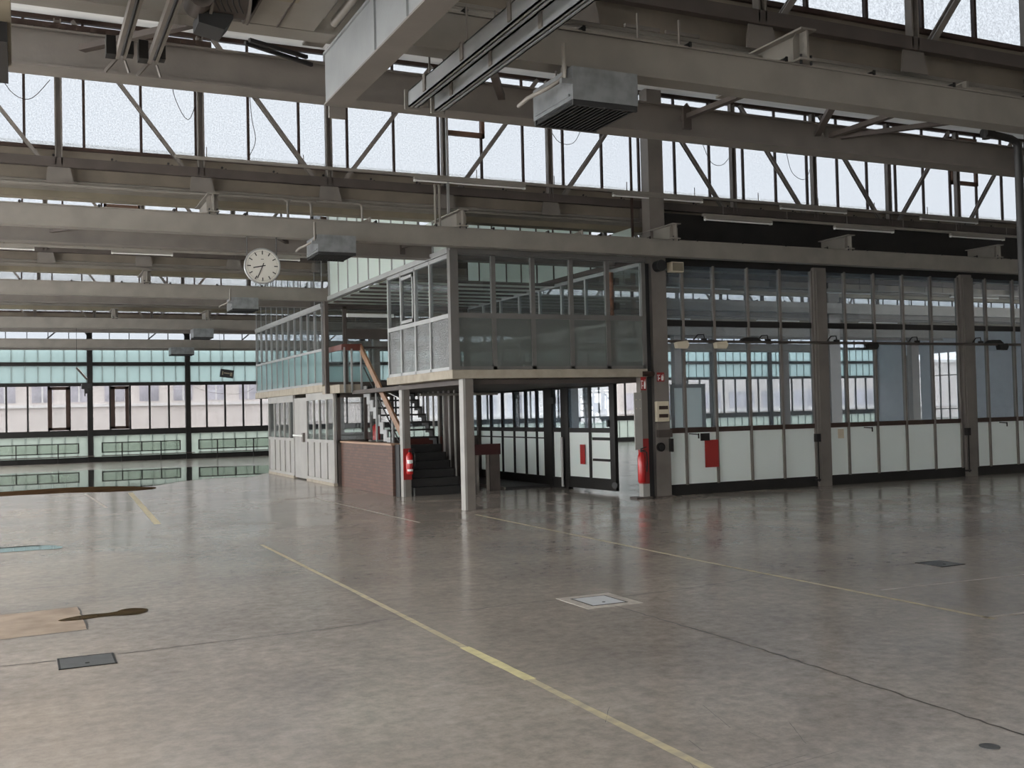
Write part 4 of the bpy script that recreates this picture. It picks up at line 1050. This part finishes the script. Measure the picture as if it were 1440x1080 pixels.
door_leaf((10.98, 20.55), (11.12, 18.65))
t = thing('door_closer', 'black wall box high on the post of the glass wall under the office', 'box', (10.98, 21.2, 1.9))
MB().box(10.94, 11.02, 21.1, 21.4, 1.9, 2.05).build('housing', BLACK, t)
tag(MB().tube([(10.96, 20.75, .05), (10.96, 20.75, 1.15)], .03, 12).build('upright_pipe', GREYP), 'grey upright pipe at the hinge post of the open door leaf', 'pipe')
# dark step in front of the glass wall
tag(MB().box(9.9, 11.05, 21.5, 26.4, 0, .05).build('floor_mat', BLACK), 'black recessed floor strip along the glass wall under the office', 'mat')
tag(MB().box(9.86, 9.9, 21.5, 26.4, 0, .055).build('edge_strip', STEEL_L), 'thin metal edging of the black floor strip', 'edging')

# ------------------------------------------------------------------ far wall with windows
fwall = empty('wall_far', (0, YF, 0)); tag(fwall, 'far wall posts, rails and kerb', kind='structure')
PX = 4.055
posts = [2.77 + PX * k for k in range(-4, 12)]
XE = 47.5
a = MB()
a.box(XL, XE, YF - .06, YF + .1, 0, .22); a.box(XL, XE, YF - .05, YF + .1, 1.13, 1.38); a.box(XL, XE, YF - .05, YF + .1, 3.27, 3.42)
a.box(XL, XE, YF - .05, YF + .1, 4.14, 4.30); a.build('rails', DARK, fwall)
a = MB()
for x in posts: a.box(x - .11, x + .11, YF - .14, YF + .1, 0, 6.6)
a.build('wall_posts', DARK, fwall)
MB().box(XL, XE, YF - .02, YF + .1, 4.98, 5.12).build('upper_beam', DARK, fwall)
MB().box(XL, XE, YF - .02, YF + .1, 6.3, 6.65).build('head_panel', STEEL_D, fwall)
def far_window(n, name, z0, z1, glass, step, wd, fm, label):
    w = empty('window_%d' % n, (0, YF, z0)); tag(w, label, kind='structure')
    a = MB(); x = posts[0]
    while x < XE: a.box(x - wd / 2, x + wd / 2, YF - .03, YF + .05, z0, z1); x += step
    a.build('mullions', fm, w); MB().box(XL, XE, YF, YF + .008, z0, z1).build('glass', glass, w)
    portal(((XL + XE) / 2, YF + .4, (z0 + z1) / 2), (R(90), 0, 0), XE - XL, z1 - z0)
    return w
MINTBAR = coat('mint_bar', (.20, .24, .23), .5)
far_window(26, 'kick', .22, 1.13, G_MINTG, PX / 8, .02, MINTBAR, 'pale green glass band at the foot of the far wall')
w = far_window(27, 'view', 1.38, 3.27, G_FAR, PX / 5, .075, DARK, 'clear window band of the far wall')
for (xa, xb) in ((1.10, 1.96), (3.60, 4.34)):
    o = MB(); o.box(xa, xa + .17, YF - .08, YF - .02, 1.4, 3.25); o.box(xb - .15, xb, YF - .08, YF - .02, 1.4, 3.25); o.box(xa, xb, YF - .08, YF - .02, 1.4, 1.52); o.box(xa, xb, YF - .08, YF - .02, 3.12, 3.25)
    o.build('casement', DARKB, w, 'dark brown casement frame')
far_window(28, 'mint', 3.42, 4.14, G_MINT, PX / 8, .02, MINTBAR, 'mint glass band above the far windows')
far_window(29, 'mint2', 4.30, 4.98, G_MINT, PX / 8, .02, MINTBAR, 'second mint glass band high on the far wall')
far_window(30, 'top', 5.12, 6.3, G_CLER, PX / 5, .03, DARK, 'top pale glass band of the far wall')
t = thing('wall_truss', 'low lattice of diagonal struts before the top band of the far wall', 'roof truss', (0, YF - .2, 5.1))
for k in range(-2, 9):
    xa = PX * .5 * k + 2.77
    if k != 8: MB().bar((xa + .15, YF - .2, 5.1), (xa + PX * .25 * (1 if k % 2 else -1) + .4, YF - .2, 6.2), .05, .04, (0, 1, 0)).build('diagonal', DARK, t)
MB().box(XL, 30, YF - .24, YF - .18, 5.04, 5.12).build('bottom_chord', DARK, t)
# radiators in front of the far wall
G_RAD = pane('green_panel_glass', (.42, .46, .42), .03, .2, diff=(.12, .145, .12))
for k, xa in enumerate([-5.0, -.95 - 0.0, 3.19, 7.2]):
    xb = xa + 3.25
    if k == 0: xb = xa + 3.2
    t = thing('radiator', 'low radiator framed in black at the far wall, %s' % ('beyond the left edge', 'leftmost in view', 'middle one', 'right one beside the hut')[k], 'radiator', (xa, YF - .35, .37), 'radiators along the far wall')
    MB().box(xa, xb, YF - .36, YF - .30, .44, .80).build('panel', G_RAD, t)
    o = MB(); o.box(xa, xb, YF - .38, YF - .28, .80, .84); o.box(xa, xb, YF - .38, YF - .28, .40, .44)
    for q in range(5):
        x = xa + .02 + (xb - xa - .04) * q / 4; o.box(x - .02, x + .02, YF - .38, YF - .28, .15 if q in (1, 3) else .4, .84)
    for q in (1, 3):
        x = xa + .02 + (xb - xa - .04) * q / 4; o.box(x - .02, x + .02, YF - .38, YF - .28, 0, .2)
    o.build('frame', DARK, t)
    MB().tube([(xa, YF - .33, .27), (xb + .6, YF - .33, .27)], .02, 8).build('pipe', STEEL_D, t)

# side wall of the room behind
we = empty('wall_rear_right', (XE, YF, 0)); tag(we, 'bluish wall with windows closing the room behind', kind='structure')
WX = 40.0
we_ = MB()
def solid(y0, y1, z0=0, z1=6.3): we_.box(XE - .1, XE + .1, y0, y1, z0, z1)
WN = [(42.4, 44.3), (45.0, 46.1)]
ed = [17.7] + [q for w_ in WN for q in w_] + [48.6]
for k in range(0, len(ed), 2): solid(ed[k], ed[k + 1])
for a_, b_ in WN: solid(a_, b_, 0, .7); solid(a_, b_, 4.5, 6.3)
we_.build('plaster', BLIND, we)
for k, (a_, b_) in enumerate(WN):
    ww = empty('window_%d' % (31 if k == 0 else 34), (XE, a_, 1.15)); tag(ww, 'tall pale window in the side wall of the room behind, ' + ('right one', 'left narrow one')[k], kind='structure')
    MB().box(XE - .005, XE + .005, a_, b_, .7, 4.5).build('glass', G_FAR, ww)
    o = MB()
    for q in range(4 if k == 0 else 3): y = a_ + (b_ - a_) * q / (3 if k == 0 else 2); o.box(XE - .04, XE + .04, y - .03, y + .03, .7, 4.5)
    for z in (1.3, 3.2): o.box(XE - .04, XE + .04, a_, b_, z, z + .05)
    o.build('frame', ALU_D, ww); portal((XE + .4, (a_ + b_) / 2, 2.7), (R(90), 0, R(-90)), b_ - a_, 3.2)
t = thing('wall_clock', 'pale round clock faintly seen through the right partition bay', 'clock', (XE - .2, 33.2, 3.7))
MB().tube([(XE - .2, 33.2, 3.7), (XE - .11, 33.2, 3.7)], .5, 28).build('dial', GREYP, t)

# unseen closing walls of the main hall, with glazing added to light it
tag(MB().box(XRR, XRR + .2, YP, YF, 0, 8.4).build('wall_outer', CEIL), kind='structure')
wlft = MB(); wlft.box(XL - .2, XL, YB, YF, 0, .6); wlft.box(XL - .2, XL, YB, YF, 4.9, 8.6)
tag(wlft.build('wall_left', CEIL), kind='structure')
wo = empty('window_32', (XL, 10, .6)); tag(wo, 'long unseen clear side windows added to light the hall', kind='structure')
MB().box(XL - .06, XL - .05, YB, YF, .6, 4.9).build('glass', G_OPEN, wo)  # added glazing out of view, lets daylight in from the left
o = MB(); y = YB
while y < YF: o.box(XL - .1, XL, y - .06, y + .06, .6, 4.9); y += 2.27
o.build('frame', STEEL, wo); portal((XL - .4, (YB + YF) / 2, 2.75), (R(90), 0, R(90)), YF - YB, 4.3)
wb = MB(); wb.box(XL, XR, YB - .2, YB, 0, .3); wb.box(XL, XR, YB - .2, YB, 5.2, 8.6)
tag(wb.build('wall_back', CEIL), kind='structure')
wo = empty('window_33', (0, YB, .6)); tag(wo, 'unseen added window front behind the camera, with dimmed glass', kind='structure')
MB().box(XL, XR, YB - .06, YB - .05, .3, 5.2).build('glass', G_BACK, wo)  # added glazing out of view, dimmed to weaken light from behind
o = MB(); x = XL
while x < XR: o.box(x - .06, x + .06, YB - .1, YB, .3, 5.2); x += 2.18
o.build('frame', STEEL, wo); portal(((XL + XR) / 2, YB - .4, 2.75), (R(90), 0, R(180)), XR - XL, 4.9)

# ------------------------------------------------------------------ hanging things near the far wall
t = thing('hanging_sign', 'tilted dark exit style sign hanging before the far mint windows', 'sign', (4.7, 27, 2.9))
X0, Y0, Z0 = 6.17, 34.98, 3.21
u = Vector((1, 0, -.14)).normalized(); v_ = Vector((.14, 0, 1)).normalized()
def tilted(mb, a0, a1, b0, b1, y0, y1):
    c = Vector((X0, Y0, Z0)); pts = []
    for z in (b0, b1):
        for y in (y0, y1):
            for x in (a0, a1): q = c + u * x + v_ * z; pts.append((q.x, Y0 + y, q.z))
    mb.hexa(pts)
m = MB(); tilted(m, -.21, .21, -.13, .13, 0, .08); m.build('housing', BLACK, t)
m = MB(); tilted(m, -.10, .08, -.01, .03, -.01, 0); tilted(m, -.16, -.12, -.06, .06, -.01, 0); tilted(m, .1, .17, -.07, .05, -.01, 0); m.build('faded_symbol', TAN, t)
m = MB(); m.bar((5.99, 35.03, 3.35), (5.95, 35.03, 4.66), .008, .008); m.build('hanging_wire', BLACK, t)
t = thing('hanging_lamp', 'loose tilted lamp housing hanging in front of a far wall post', 'lamp', (1.7, 35.0, 3.3))
m = MB(); m.bar((1.62, 35.0, 3.42), (1.92, 35.0, 3.06), .06, .09, (0, 1, 0)); m.build('housing', STEEL_D, t)
m = MB(); m.bar((1.645, 34.96, 3.43), (1.92, 34.96, 3.10), .01, .05, (0, 1, 0)); m.build('reflector', WHITE, t)
m = MB(); m.bar((1.63, 35.0, 3.42), (1.63, 35.0, 4.66), .012, .012); m.bar((1.90, 35.0, 3.05), (1.90, 35.0, 2.9), .01, .01); m.build('hanging_wire', BLACK, t)
m = MB(); m.box(1.76, 2.05, 34.9, 35.2, 2.76, 2.92); m.box(1.84, 1.95, 34.95, 35.1, 2.62, 2.76); m.box(1.84, 1.87, 34.95, 35.0, 2.54, 2.62); m.build('ballast_box', BLACK, t, 'black square box hanging from the lamp')
# loose cables
def cable(pts, label, r=.006, n=14):
    P = [Vector(p) for p in pts]; out = []
    for i in range(n + 1):
        s = i / n; k = s * (len(P) - 1); j = min(int(k), len(P) - 2); q = k - j
        p0, p1, p2, p3 = P[max(j - 1, 0)], P[j], P[j + 1], P[min(j + 2, len(P) - 1)]
        out.append(.5 * ((2 * p1) + (p2 - p0) * q + (2 * p0 - 5 * p1 + 4 * p2 - p3) * q * q + (3 * p1 - p0 - 3 * p2 + p3) * q ** 3))
    tag(MB().tube(out, r, 6).build('loose_cable', DARKB), label, 'cable')
ycb = YG[2] + 1.2
cable([(-.3, ycb, 7.5), (-.1, ycb, 6.98), (.2, ycb, 6.84), (.5, ycb, 7.18)], 'thin cable sagging across the leftmost clerestory pane')
cable([(2.33, ycb, 7.6), (2.4, ycb, 7.1), (2.62, ycb, 6.75), (2.8, ycb, 7.3)], 'thin cable loop hanging before the clerestory left of a truss post')
cable([(3.62, ycb, 7.5), (3.66, ycb, 6.9), (3.72, ycb, 6.5), (3.6, ycb, 6.2)], 'thin cable hanging down the clerestory near the second diagonal')
cable([(9.35, ycb, 7.35), (9.6, ycb, 7.0), (9.95, ycb, 7.02), (10.2, ycb, 7.5)], 'thin cable loop before the clerestory right of the heater')
cable([(12.95, ycb, 7.4), (13.2, ycb, 6.9), (13.5, ycb, 6.85), (13.75, ycb, 7.1)], 'thin cable before the clerestory right of the main column')
cable([(15.2, ycb, 7.4), (15.35, ycb, 6.85), (15.7, ycb, 6.7), (15.9, ycb, 7.0)], 'thin cable loop on the clerestory in the upper right')
cable([(6.85, 48.35, 3.33), (7.7, 48.3, 2.95), (9.1, 48.3, 2.85), (9.9, 48.35, 3.2)], 'thin cable sagging across the far windows beside the office')

# ------------------------------------------------------------------ outside
tag(MB().box(-60, 160, YF + .5, 140, -.3, -.1).build('ground_outside', GROUND), kind='structure')
def building(x0, x1, y, h, mat, label, wz=(3.6, 5.6), ww=2.2, gap=1.4, fz=None):
    b = thing('outside_building', label, 'building', ((x0 + x1) / 2, y, 0))
    MB().box(x0, x1, y, y + 12, 0, h).build('wall', mat, b)
    x = x0 + 1; i = 0
    while x < x1 - ww:
        if i < 14:
            wdw = MB().box(x, x + ww, y - .05, y + .02, wz[0], wz[1]).build('window', FACWIN, b)
            MB().box(x + ww / 2 - .05, x + ww / 2 + .05, y - .09, y, wz[0], wz[1]).build('window_bar', FACADEW, wdw)
        x += ww + gap; i += 1
    MB().box(x0, x1, y - .2, y + .1, wz[0] - .35, wz[0] - .15).build('string_course', FACADEW, b)
    MB().box(x0 - .2, x1 + .2, y - .3, y + 12, h, h + .3).build('roof', FACADEW, b)
building(-14, 26, 78, 6.2, FACADE, 'cream low building with grey windows seen through the far windows', (3.1, 4.5), 1.3, 1.0)
building(30, 95, 84, 6.0, FACADE, 'cream building seen faintly beyond the room behind the partition', (1.6, 3.2), 3, 1)

# last: two small extras in view
t = thing('fire_extinguisher', 'dark red fire extinguisher standing inside the hut window near the stairs', 'fire extinguisher', (8.35, 25.2, 1.1))
MB().tube([(8.12, 25.3, 1.12), (8.12, 25.3, 1.46), (8.12, 25.3, 1.52)], [.1, .1, .04], 16).build('cylinder', REDP, t); MB().box(8.05, 8.19, 25.25, 25.35, 1.52, 1.58).build('valve', BLACK, t)
MB().box(7.95, 8.3, 25.2, 25.44, 1.08, 1.12).build('shelf', GREYP, t)
